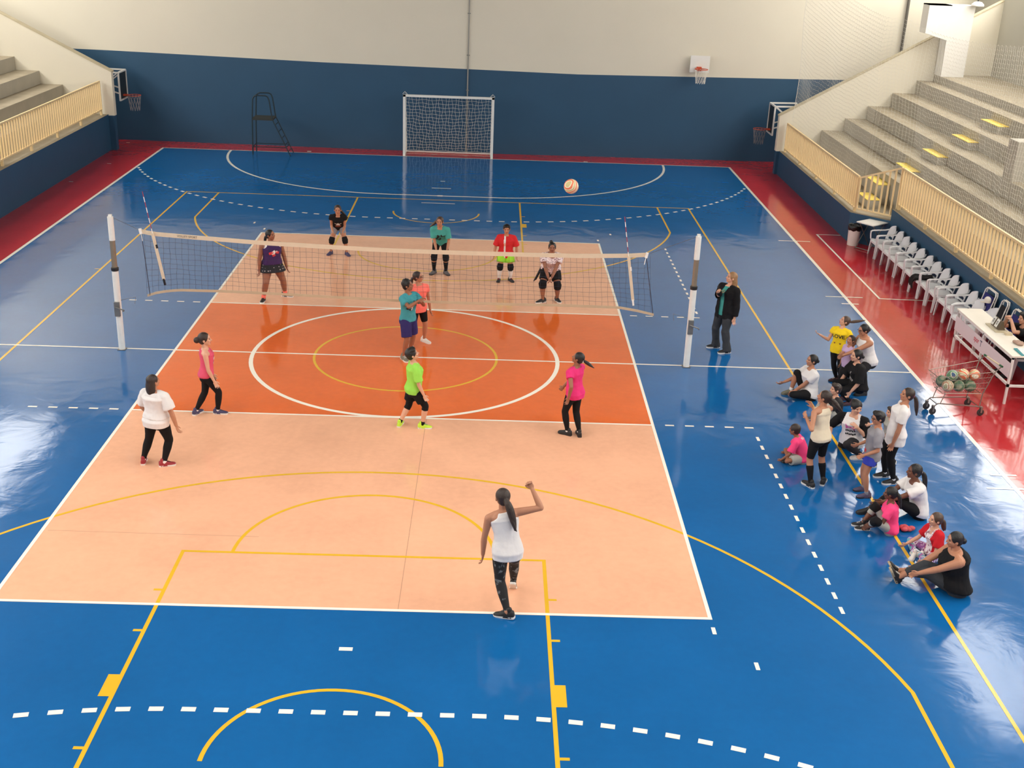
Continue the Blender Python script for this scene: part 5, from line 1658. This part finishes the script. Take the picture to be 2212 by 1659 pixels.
# ---- near side of the net
person('girl in pink tank top and black leggings with a hair bun, striding', 1.50, 12, [(-2.934, -3.037, 2), (-3.317, -3.046, 62)], 'light', pofs=(.0, 0),
       arms=(('d', (.10, .12, -1), (-.02, .42, -1), 25), ('d', (.15, .05, -1), (-.05, .35, -1), 25)), head=(-6, 5), hair=dict(style='bun', col='brown', pos=(0, -.60, -.02), r=.24),
       top=dict(kind='tank', mat=C_pink, hem=-.02, wk=.60, decals=[blot([rectp(0,.05,.12,.05), rectp(0,-.03,.10,.04)], M_wink, t=.16)]), bottom=dict(kind='leggings', mat=C_black), socks=dict(mat=C_white, **{'from': .93}), shoes=(S_navy, S_sole, S_grey))
person('woman in white T-shirt seen from behind with long loose dark hair', 1.54, 68, [(-3.305, -5.090, 20), (-3.697, -4.984, 98)], 'tan', g=1.16, pofs=(.02, .07),
       arms=(('d', (.42, .0, -1), (.20, .16, -1), 30), ('d', (.34, .05, -1), (-.10, .70, -.9), 30)), head=(-22, 8), hair=dict(style='long', col='brown', len=1.15),
       top=[dict(kind='tee', mat=C_white, sleeve=.78, hem=.03, loose=.022, sloose=.024, inf=.017), dict(kind='tank', mat=C_white, hem=-.06, wk=.6, inf=.014, loose=.012, name='undershirt')], bottom=dict(kind='leggings', mat=C_black), socks=dict(mat=C_white, **{'from': .93}), shoes=(S_red, S_sole, S_black))
person('boy in lime green T-shirt and black shorts looking up near the center line', 1.46, 18, [(0.570, -3.385, 2), (0.148, -3.280, 78)], 'light', sex='m', g=1.02, pofs=(.02, 0),
       arms=(('d', (.16, .10, -1), (.02, .45, -1), 40), NAT()), head=(-6, 22), hair=dict(style='short', col='black', big=1.04),
       top=dict(kind='tee', mat=C_lime, sleeve=.80, loose=.02, sloose=.02, hem=-.05), bottom=[dict(kind='capri', mat=C_black, to=.22), dict(kind='shorts', mat=C_black, to=.72, loose=.024)], socks=dict(mat=C_black, **{'from': .86}), shoes=(S_green, S_sole, S_teal))
person('girl in magenta T-shirt with ponytail looking up, inside the orange zone edge', 1.52, 140, [(3.163, -3.464, 96), (2.929, -3.462, 150)], 'brown', pofs=(0, 0),
       arms=(('t', (2.820, -3.200, 0.682), (.5, -.6, -.4), 40), ('t', (2.936, -3.720, 0.767), (.4, -.5, -.2), 30)), head=(20, 20), hair=dict(style='pony', col='black', len=1.0, pos=(0, -.48, .0), sway=(1.2, 0, .1), tie=M_wink),
       top=dict(kind='tee', mat=C_mag, sleeve=.42, hem=-.055, loose=.010), bottom=dict(kind='leggings', mat=C_black), socks=dict(mat=C_white, **{'from': .94}), shoes=(S_black, S_dk))
person('woman serving in white tank top and patterned black leggings, one fist raised', 1.70, 96, [(2.003, -8.418, 84, .03, 50), (1.887, -9.060, 158, 0, 8)], 'tan', g=1.04, pel=(1.90, -8.80, .81), lean=14, side=-9, ppitch=2,
       arms=(('d', (1.0, -.05, .22), (-.42, .45, .85), 100, None, (-1, .3, 0)), ('d', (.16, .10, -1), (.02, .16, -1), 22)), head=(14, -2), hair=dict(style='pony', col='brown', len=1.7, pos=(0, -.46, .06), thick=1.45, sway=(.25, 0, 0)),
       top=dict(kind='tank', mat=C_white, hem=-.055, wk=.44, loose=.004), bottom=dict(kind='leggings', mat=P_marble), socks=dict(mat=SK['tan'], **{'from': .95}), shoes=(S_black, S_sole, S_grey), vox=.006)
def whistle(F):
    m = MB(); c = F.wr[0] + V((-.02, -.03, .06)); m.cap(c, c + V((0, 0, .05)), .014, .014, 8); m.build('whistle', M_black, F.root, smooth=True)
    m = MB(); p = F.sp(.295)[0] + F.fw * .06; m.tube([p + F.rt * .06, p + F.fw * .06 - V((0,0,.05)), p.lerp(c, .5) + V((-.02,-.04,-.06)), c], .007, 6); m.tube([p - F.rt * .06, p + F.fw * .05 - V((0,0,.08)), p.lerp(c, .5) + V((.0,-.05,-.09)), c], .007, 6); m.build('lanyard', mat('lanyard_tan', (150, 124, 84), .8), F.root)
    s0 = F.sh[1]; e0 = F.el[1]; o_ = -F.rt * .047
    m = MB()
    for k in range(3): m.bar(s0.lerp(e0, .62) + o_ + F.fw * (-.02 + .02 * k), s0.lerp(e0, .98) + o_ + F.fw * (-.02 + .02 * k), .008, .008)
    m.build('sleeve_stripes', M_gink, F.root)
person('woman in black jacket and teal shirt standing near the net post', 1.68, -142, [(6.201, 1.078, 184), (6.375, 0.767, -166)], 'light', g=1.08, pofs=(-.06, -.02), lean=-6,
       arms=(('t', (6.107, 0.660, 1.337), (.4, -.4, -1), 55), ('d', (.16, -.02, -1), (.04, .14, -1), 30)), head=(-30, 14), hair=dict(style='long', col='blond', len=1.35),
       top=[dict(kind='tee', mat=C_teal, sleeve=.4, hem=-.055, loose=.004), dict(kind='jacket', mat=C_black, sleeve=1.86, inf=.030, hem=-.085, loose=.012, open=.030, neck=.290)], bottom=dict(kind='pants', mat=C_char, flare=.028), shoes=(S_black, S_sole), extra=whistle)

# ---- children and helpers on the sideline
person('girl in yellow LOVE T-shirt with one arm stretched out and flying ponytail', 1.33, -128, [(8.251, -0.598, 190), (8.319, -0.712, -150)], 'light', pofs=(.0, .06), lean=-4,
       arms=(('t', (7.886, -0.500, 0.896), (.3, .2, -1), 25), ('d', (.45, -.25, -1), (.3, .2, -1), 30)), head=(-48, 24), hair=dict(style='pony', col='lbrown', len=1.5, pos=(0, -.46, .10), sway=(2.2, 0, .55), grav=.1),
       top=dict(kind='tee', mat=C_yel, sleeve=.35, hem=-.06, loose=.006, decals=[txt('LOVE', .098, M_ink, t=.19, sx=1.05), blot([[(-.075,-.10),(-.055,-.125),(-.035,-.10),(-.045,-.09),(-.055,-.098),(-.065,-.09)], [(.035,-.10),(.055,-.125),(.075,-.10),(.065,-.09),(.055,-.098),(.045,-.09)]], M_bink, t=.17)]), bottom=dict(kind='leggings', mat=C_black), shoes=(S_mar, S_dk, S_white))
person('woman in sleeveless white top and glasses holding a small girl in front of her', 1.56, 196, [(8.50, -1.02, 185), (8.56, -1.30, 190)], 'tan', g=1.12, pel=(8.64, -1.16, .66), lean=24, ppitch=4,
       arms=(('t', (8.178, -1.150, 0.781), (.8, -.2, -.8), 30), ('t', (8.122, -1.320, 0.788), (.8, -.3, -.8), 30)), head=(-4, -6), hair=dict(style='bun', col='black', pos=(0, -.50, -.05), r=.18, glasses=True),
       top=dict(kind='tank', mat=C_white, hem=-.04, wk=.78, loose=.008), bottom=dict(kind='leggings', mat=C_dark), shoes=(S_black, S_dk))
person('small girl in lilac T-shirt leaning back against the woman with glasses', 1.10, 200, [(8.24, -1.06, 190), (8.27, -1.20, 200)], 'tan', pofs=(-.03, 0),
       arms=(NAT(), ('d', (.20, .1, -1), (.05, .2, -1), 30)), head=(14, 12), hair=dict(style='bun', col='brown', pos=(0, -.5, .1), r=.16),
       top=dict(kind='tee', mat=C_lil, sleeve=.5, hem=-.06), bottom=dict(kind='pants', mat=C_dark, flare=.01), shoes=(S_mar, S_dk))
person('girl in loose black top with small hair bun squatting on the sideline', 1.46, 188, [(8.13, -1.56, 190), (8.17, -1.80, 190)], 'light', g=1.06, pel=(8.34, -1.70, .36), lean=22, ppitch=-12, knees=((.25, 1, 1), (.25, 1, 1)),
       arms=(('d', (.2, .4, -1), (0, .6, -1), 30), ('t', (8.169, -1.900, 0.300), (.5, -.5, 0), 30)), head=(0, 2), hair=dict(style='bun', col='black', pos=(0, -.60, -.12), r=.15),
       top=dict(kind='tee', mat=C_black, sleeve=1.0, sloose=.03, loose=.026, inf=.02, decals=[blot(scribble(31, 8, .20, .22, .03), M_gink, t=.17)]), bottom=dict(kind='leggings', mat=C_black), shoes=(S_mar, S_dk))
person('woman in white T-shirt sitting with one arm over her raised knee beside the half line', 1.60, 194, [(7.197, -1.337, 192), (7.341, -1.461, 215)], 'tan', g=1.05, pel=(7.52, -1.52, .11), lean=10, ppitch=-14, knees=((.15, .2, 1), (1, .35, .25)),
       arms=(('t', (7.130, -1.220, 0.192), (.4, -.2, -.6), 30), ('t', (7.218, -1.500, 0.086), (.5, -.5, .2), 30)), head=(-4, 8), hair=dict(style='bun', col='black', pos=(0, -.54, -.02), r=.17),
       top=dict(kind='tee', mat=C_white, sleeve=.55, loose=.014, sloose=.02, hem=-.03), bottom=dict(kind='capri', mat=C_black, to=.10), socks=dict(mat=C_white, **{'from': .86}), shoes=(S_olive, S_olive))
person('girl in cream tank top and black bike shorts clapping, seen from behind', 1.60, 122, [(6.911, -5.030, 66, 0), (6.642, -5.144, 118)], 'tan', g=.94, pofs=(.02, -.03), lean=6,
       arms=(('t', (6.652, -4.800, 1.174), (.2, -.2, -1), 20), ('t', (6.479, -5.120, 1.135), (.7, -.3, -1), 20)), head=(28, 12), hair=dict(style='pony', col='brown', len=1.2, pos=(0, -.48, .05), sway=(.7, 0, 0), thick=1.2),
       top=dict(kind='tank', mat=C_cream, hem=-.03, wk=.50, loose=.006), bottom=dict(kind='bike', mat=C_black, to=.92), socks=dict(mat=C_black, **{'from': .30}), shoes=(S_black, S_sole))
person('boy in dark T-shirt sitting with hands at his chin behind the clapping girl', 1.36, 192, [(7.36, -2.50, 190), (7.36, -2.74, 195)], 'light', sex='m', pel=(7.70, -2.66, .10), lean=14, ppitch=-10, knees=((.15, .1, 1), (.15, .1, 1)),
       arms=(('t', (7.49, -2.62, .47), (.6, .3, -1), 60), ('t', (7.50, -2.72, .46), (.6, .3, -1), 60)), head=(-4, 4), hair=dict(style='short', col='brown'),
       top=dict(kind='tee', mat=C_dark, sleeve=.7, loose=.014), bottom=dict(kind='pants', mat=C_lgrey, flare=.012), shoes=(S_grey, S_sole))
person('woman kneeling in white raglan shirt with black sleeves and a pink bow print', 1.62, 212, [(7.92, -3.62, 190, .03, 60), (7.719, -4.117, 178)], 'light', g=1.12, pel=(7.66, -3.82, .20), lean=12, ppitch=-4, twist=26, knees=((.30, 1, .1), (.25, 1, .35)),
       arms=(('t', (7.287, -3.860, 0.287), (.6, -.5, .3), 25), ('t', (7.661, -4.050, 0.526), (.5, -.4, -.8), 25)), head=(62, -12), hair=dict(style='bun', col='black', pos=(0, -.48, .22), r=.19, big=1.04),
       top=dict(kind='raglan', mat=[C_white, C_black], sleeve=.98, sloose=.012, loose=.014, hem=-.04, paint=lambda x, y, z: ((np.abs(x) + (z + .02) * .20 > .108) & (z > -.03)).astype(int), decals=[blot([[(-.012,.0),(-.085,.05),(-.075,-.05)], [(.012,.0),(.085,.05),(.075,-.05)], rectp(0,0,.03,.035)], M_pink, t=.215), blot([rectp(-.07+.028*i,-.085+.008*(i%2)+.003*i,.020,.036,.3*(i%3)) for i in range(6)] + [rectp(-.07+.03*i,-.155+.006*(i%2)+.003*i,.024,.030,-.3*(i%2)) for i in range(6)], M_ink, t=.215)]), bottom=dict(kind='leggings', mat=C_dark), shoes=(S_white, S_sole, S_black))
person('boy in grey T-shirt, glasses and blue shorts standing on the yellow line', 1.40, 168, [(7.429, -5.269, 186), (7.412, -5.503, 184)], 'tan', sex='m', g=1.0, pofs=(-.05, 0), lean=-4,
       arms=(('d', (.2, .1, -1), (-.2, 1, -.5), 35), ('d', (.22, -.12, -1), (-.05, 1, -.55), 35)), head=(14, -4), hair=dict(style='short', col='black', glasses=True),
       top=dict(kind='tee', mat=C_grey, sleeve=.80, loose=.018, sloose=.018, hem=-.06, decals=[blot([rectp(-.07,-.19,.06,.05)], M_rink, t=.17, turn=60)]), bottom=dict(kind='shorts', mat=C_royal, to=.48, loose=.02), socks=dict(mat=C_grey, **{'from': .90}), shoes=(S_pur, S_dk))
person('woman in white T-shirt and black leggings standing with ponytail, watching', 1.62, 166, [(7.911, -4.754, 186), (7.977, -4.995, 190)], 'tan', g=1.05, pofs=(-.03, 0), lean=-8,
       arms=(('d', (.15, .1, -1), (0, .3, -1), 30), ('d', (.15, .12, -1), (.0, .22, -1), 40)), head=(16, 12), hair=dict(style='pony', col='brown', len=1.6, pos=(0, -.50, .02), tie=M_pink),
       top=dict(kind='tee', mat=C_white, sleeve=.62, loose=.012, sloose=.016, hem=-.10), bottom=dict(kind='leggings', mat=C_black), socks=dict(mat=C_white, **{'from': .94}), shoes=(S_black, S_sole))
person('child in pale shirt reaching forward, half hidden behind the standing woman in white', 1.08, 186, [(7.86, -4.40, 186), (8.215, -4.276, 186)], 'light', pofs=(-.06, 0), lean=6,
       arms=(('t', (7.639, -4.420, 0.723), (.3, -.2, -1), 25), ('t', (7.860, -4.780, 0.707), (.5, -.3, -.8), 25)), head=(0, 0), hair=dict(style='short', col='brown'),
       top=dict(kind='long', mat=C_lgrey, sleeve=1.7, loose=.01), bottom=dict(kind='pants', mat=C_black, flare=.012), shoes=(S_white, S_sole))
person('boy in hot pink T-shirt sitting cross-legged in front of the others', 1.20, 158, [(6.50, -4.30, 205), (6.58, -4.18, 110)], 'brown', sex='m', pel=(6.74, -4.26, .075), lean=34, ppitch=-4, knees=((1, .5, .08), (1, .5, .08)),
       arms=(('d', (.30, .35, -1), (-.1, .7, -.8), 30), ('d', (.32, .35, -1), (-.25, .7, -.8), 30)), head=(-14, -4), hair=dict(style='crop', col='brown'),
       top=dict(kind='tee', mat=C_hot, sleeve=.80, loose=.018, sloose=.02, decals=[txt('RIO', .05, M_wink, t=.255, back=True)]), bottom=dict(kind='shorts', mat=C_lgrey, to=.75, loose=.02), socks=dict(mat=C_black, **{'from': .8}), shoes=(S_black, S_dk))
person('woman in white T-shirt sitting on the floor with ponytail and white hair tie', 1.66, 186, [(7.285, -6.020, 186), (7.33, -6.24, 190)], 'dark', pel=(8.03, -6.05, .105), lean=27, ppitch=-12, knees=((.15, .1, 1), (.2, .1, 1)),
       arms=(('t', (7.473, -5.950, 0.179), (.6, -.3, -.4), 30), ('t', (7.442, -6.220, 0.303), (.6, -.3, -.3), 30)), head=(-8, 6), hair=dict(style='pony', col='black', len=1.5, pos=(0, -.50, .05), tie=M_wink, thick=1.15),
       top=dict(kind='tee', mat=C_white, sleeve=.62, loose=.014, sloose=.02), bottom=dict(kind='leggings', mat=C_black, to=.75), shoes=(S_black, S_dk))
person('girl in hot pink T-shirt and pale grey leggings sitting with black knee pads', 1.32, 162, [(7.08, -6.42, 168), (7.097, -6.528, 176)], 'dark', pel=(7.46, -6.58, .085), lean=14, ppitch=-12, knees=((.3, .1, 1), (.75, .4, .75)),
       arms=(('d', (.3, .4, -1), (-.2, .8, -.5), 30), ('d', (.3, .4, -1), (-.2, .8, -.5), 30)), head=(-6, 0), hair=dict(style='pony', col='black', len=1.25, pos=(0, -.46, .12), tie=M_pink),
       top=dict(kind='tee', mat=C_hot, sleeve=.62, loose=.014, sloose=.016, decals=[blot(scribble(3, 4, .10, .14, .02), M_gink, t=.16, back=True)]), bottom=dict(kind='leggings', mat=C_lgrey, to=.45), pads=C_black, shoes=(S_black, S_sole, S_white))
person('girl with red sleeves and purple floral leggings sitting cross-legged', 1.32, 190, [(7.58, -7.32, 235), (7.66, -7.26, 130)], 'light', pel=(7.86, -7.30, .08), lean=16, ppitch=-12, knees=((1, .5, .06), (1, .5, .06)),
       arms=(('d', (.35, .5, -1), (-.1, .9, -.4), 30), ('d', (.3, .3, -1), (-.1, .8, -.6), 30)), head=(-4, 4), hair=dict(style='pony', col='lbrown', len=.9, pos=(0, -.48, .0), thick=1.2),
       top=dict(kind='raglan', mat=[C_dred, P_floral], sleeve=.70, sloose=.016, loose=.012, paint=lambda x, y, z: ((np.abs(x) < .055) & (y > 0)).astype(int)), bottom=dict(kind='leggings', mat=P_tropic), shoes=(S_white, S_sole))
person('heavyset woman in black tank top sitting with legs stretched out, nearest the camera', 1.62, 176, [(7.074, -7.980, 180, .10, -62), (7.10, -7.86, 176, .12, -58)], 'tan', g=1.46, gl=1.28, ga=1.30, pel=(7.84, -8.14, .115), lean=16, ppitch=-8, knees=((.2, .1, 1), (.2, .1, 1)),
       arms=(('t', (7.283, -7.950, 0.160), (.6, -.4, -.1), 35), ('t', (7.211, -8.220, 0.256), (.6, -.4, -.1), 35)), head=(0, -2), hair=dict(style='bun', col='black', pos=(0, -.52, -.06), r=.20),
       top=dict(kind='tank', mat=C_black, hem=-.02, wk=.74, inf=.018, loose=.012), bottom=dict(kind='leggings', mat=C_char, to=.72), shoes=(S_black, S_tan, S_white))
person('man in black T-shirt sitting at the white desk with folded hands', 1.74, 186, [(11.72, .14, 180), (11.72, -.14, 180)], 'light', sex='m', pel=(12.08, .02, .50), lean=16, ppitch=-4, knees=((.1, .2, 1), (.1, .2, 1)),
       arms=(('t', (11.69, .08, 1.18), (.7, .4, -1), 65, (-.6, .4, .5)), ('t', (11.69, -.04, 1.17), (.8, .3, -1), 65, (-.6, .4, .5))), head=(-6, -2), hair=dict(style='short', col='black'),
       top=dict(kind='tee', mat=C_black, sleeve=.70, loose=.012, sloose=.012), bottom=dict(kind='pants', mat=C_dark), shoes=(S_black, S_dk))
m = MB(); rr_ = random.Random(8)
for k in range(7): m.ball((7.74 + rr_.uniform(-.07, .07), -6.52 + rr_.uniform(-.04, .04), .035 + rr_.uniform(0, .03)), (.055, .045, .035), 10, 7)
tag(m.build('sports_bag', mat('salmon_cloth', (196, 84, 88), .85, var=.2), smooth=True), 'small salmon red bag on the floor between the seated girl and woman', 'bag')
flush()
EXPOSURE = -0.55
# ------------------------------------------------------------------ camera, world, render look
yaw, pitch, roll = .0243, -.3810, .0395
d = V((math.sin(yaw) * math.cos(pitch), math.cos(yaw) * math.cos(pitch), math.sin(pitch)))
r0 = V((math.cos(yaw), -math.sin(yaw), 0)); u0 = r0.cross(d)
r = r0 * math.cos(roll) + u0 * math.sin(roll)
u = -r0 * math.sin(roll) + u0 * math.cos(roll)
cd = bpy.data.cameras.new('camera'); cam = bpy.data.objects.new('camera', cd); COL.objects.link(cam)
M = Matrix(((r.x, u.x, -d.x, 1.5649), (r.y, u.y, -d.y, -21.6166), (r.z, u.z, -d.z, 8.1568), (0, 0, 0, 1)))
cam.matrix_world = M
cd.sensor_fit = 'HORIZONTAL'; cd.sensor_width = 36.0; cd.lens = 2551.56 / 2212 * 36.0
cd.clip_end = 200
SC.camera = cam
w = bpy.data.worlds.new('world'); SC.world = w; w.use_nodes = True
w.node_tree.nodes['Background'].inputs['Color'].default_value = (.9, .95, 1, 1)
w.node_tree.nodes['Background'].inputs['Strength'].default_value = 0.5
SC.view_settings.view_transform = 'Standard'
SC.view_settings.look = 'None'
SC.view_settings.gamma = 1.0
SC.view_settings.use_curve_mapping = False
SC.view_settings.exposure = EXPOSURE
SC.cycles.max_bounces = 5
SC.cycles.diffuse_bounces = 3
SC.cycles.glossy_bounces = 3
SC.cycles.transparent_max_bounces = 8
SC.cycles.use_denoising = True
SC.cycles.use_adaptive_sampling = True
SC.cycles.adaptive_threshold = 0.03
SC.cycles.sample_clamp_indirect = 6.0
SC.cycles.caustics_reflective = False
SC.cycles.caustics_refractive = False
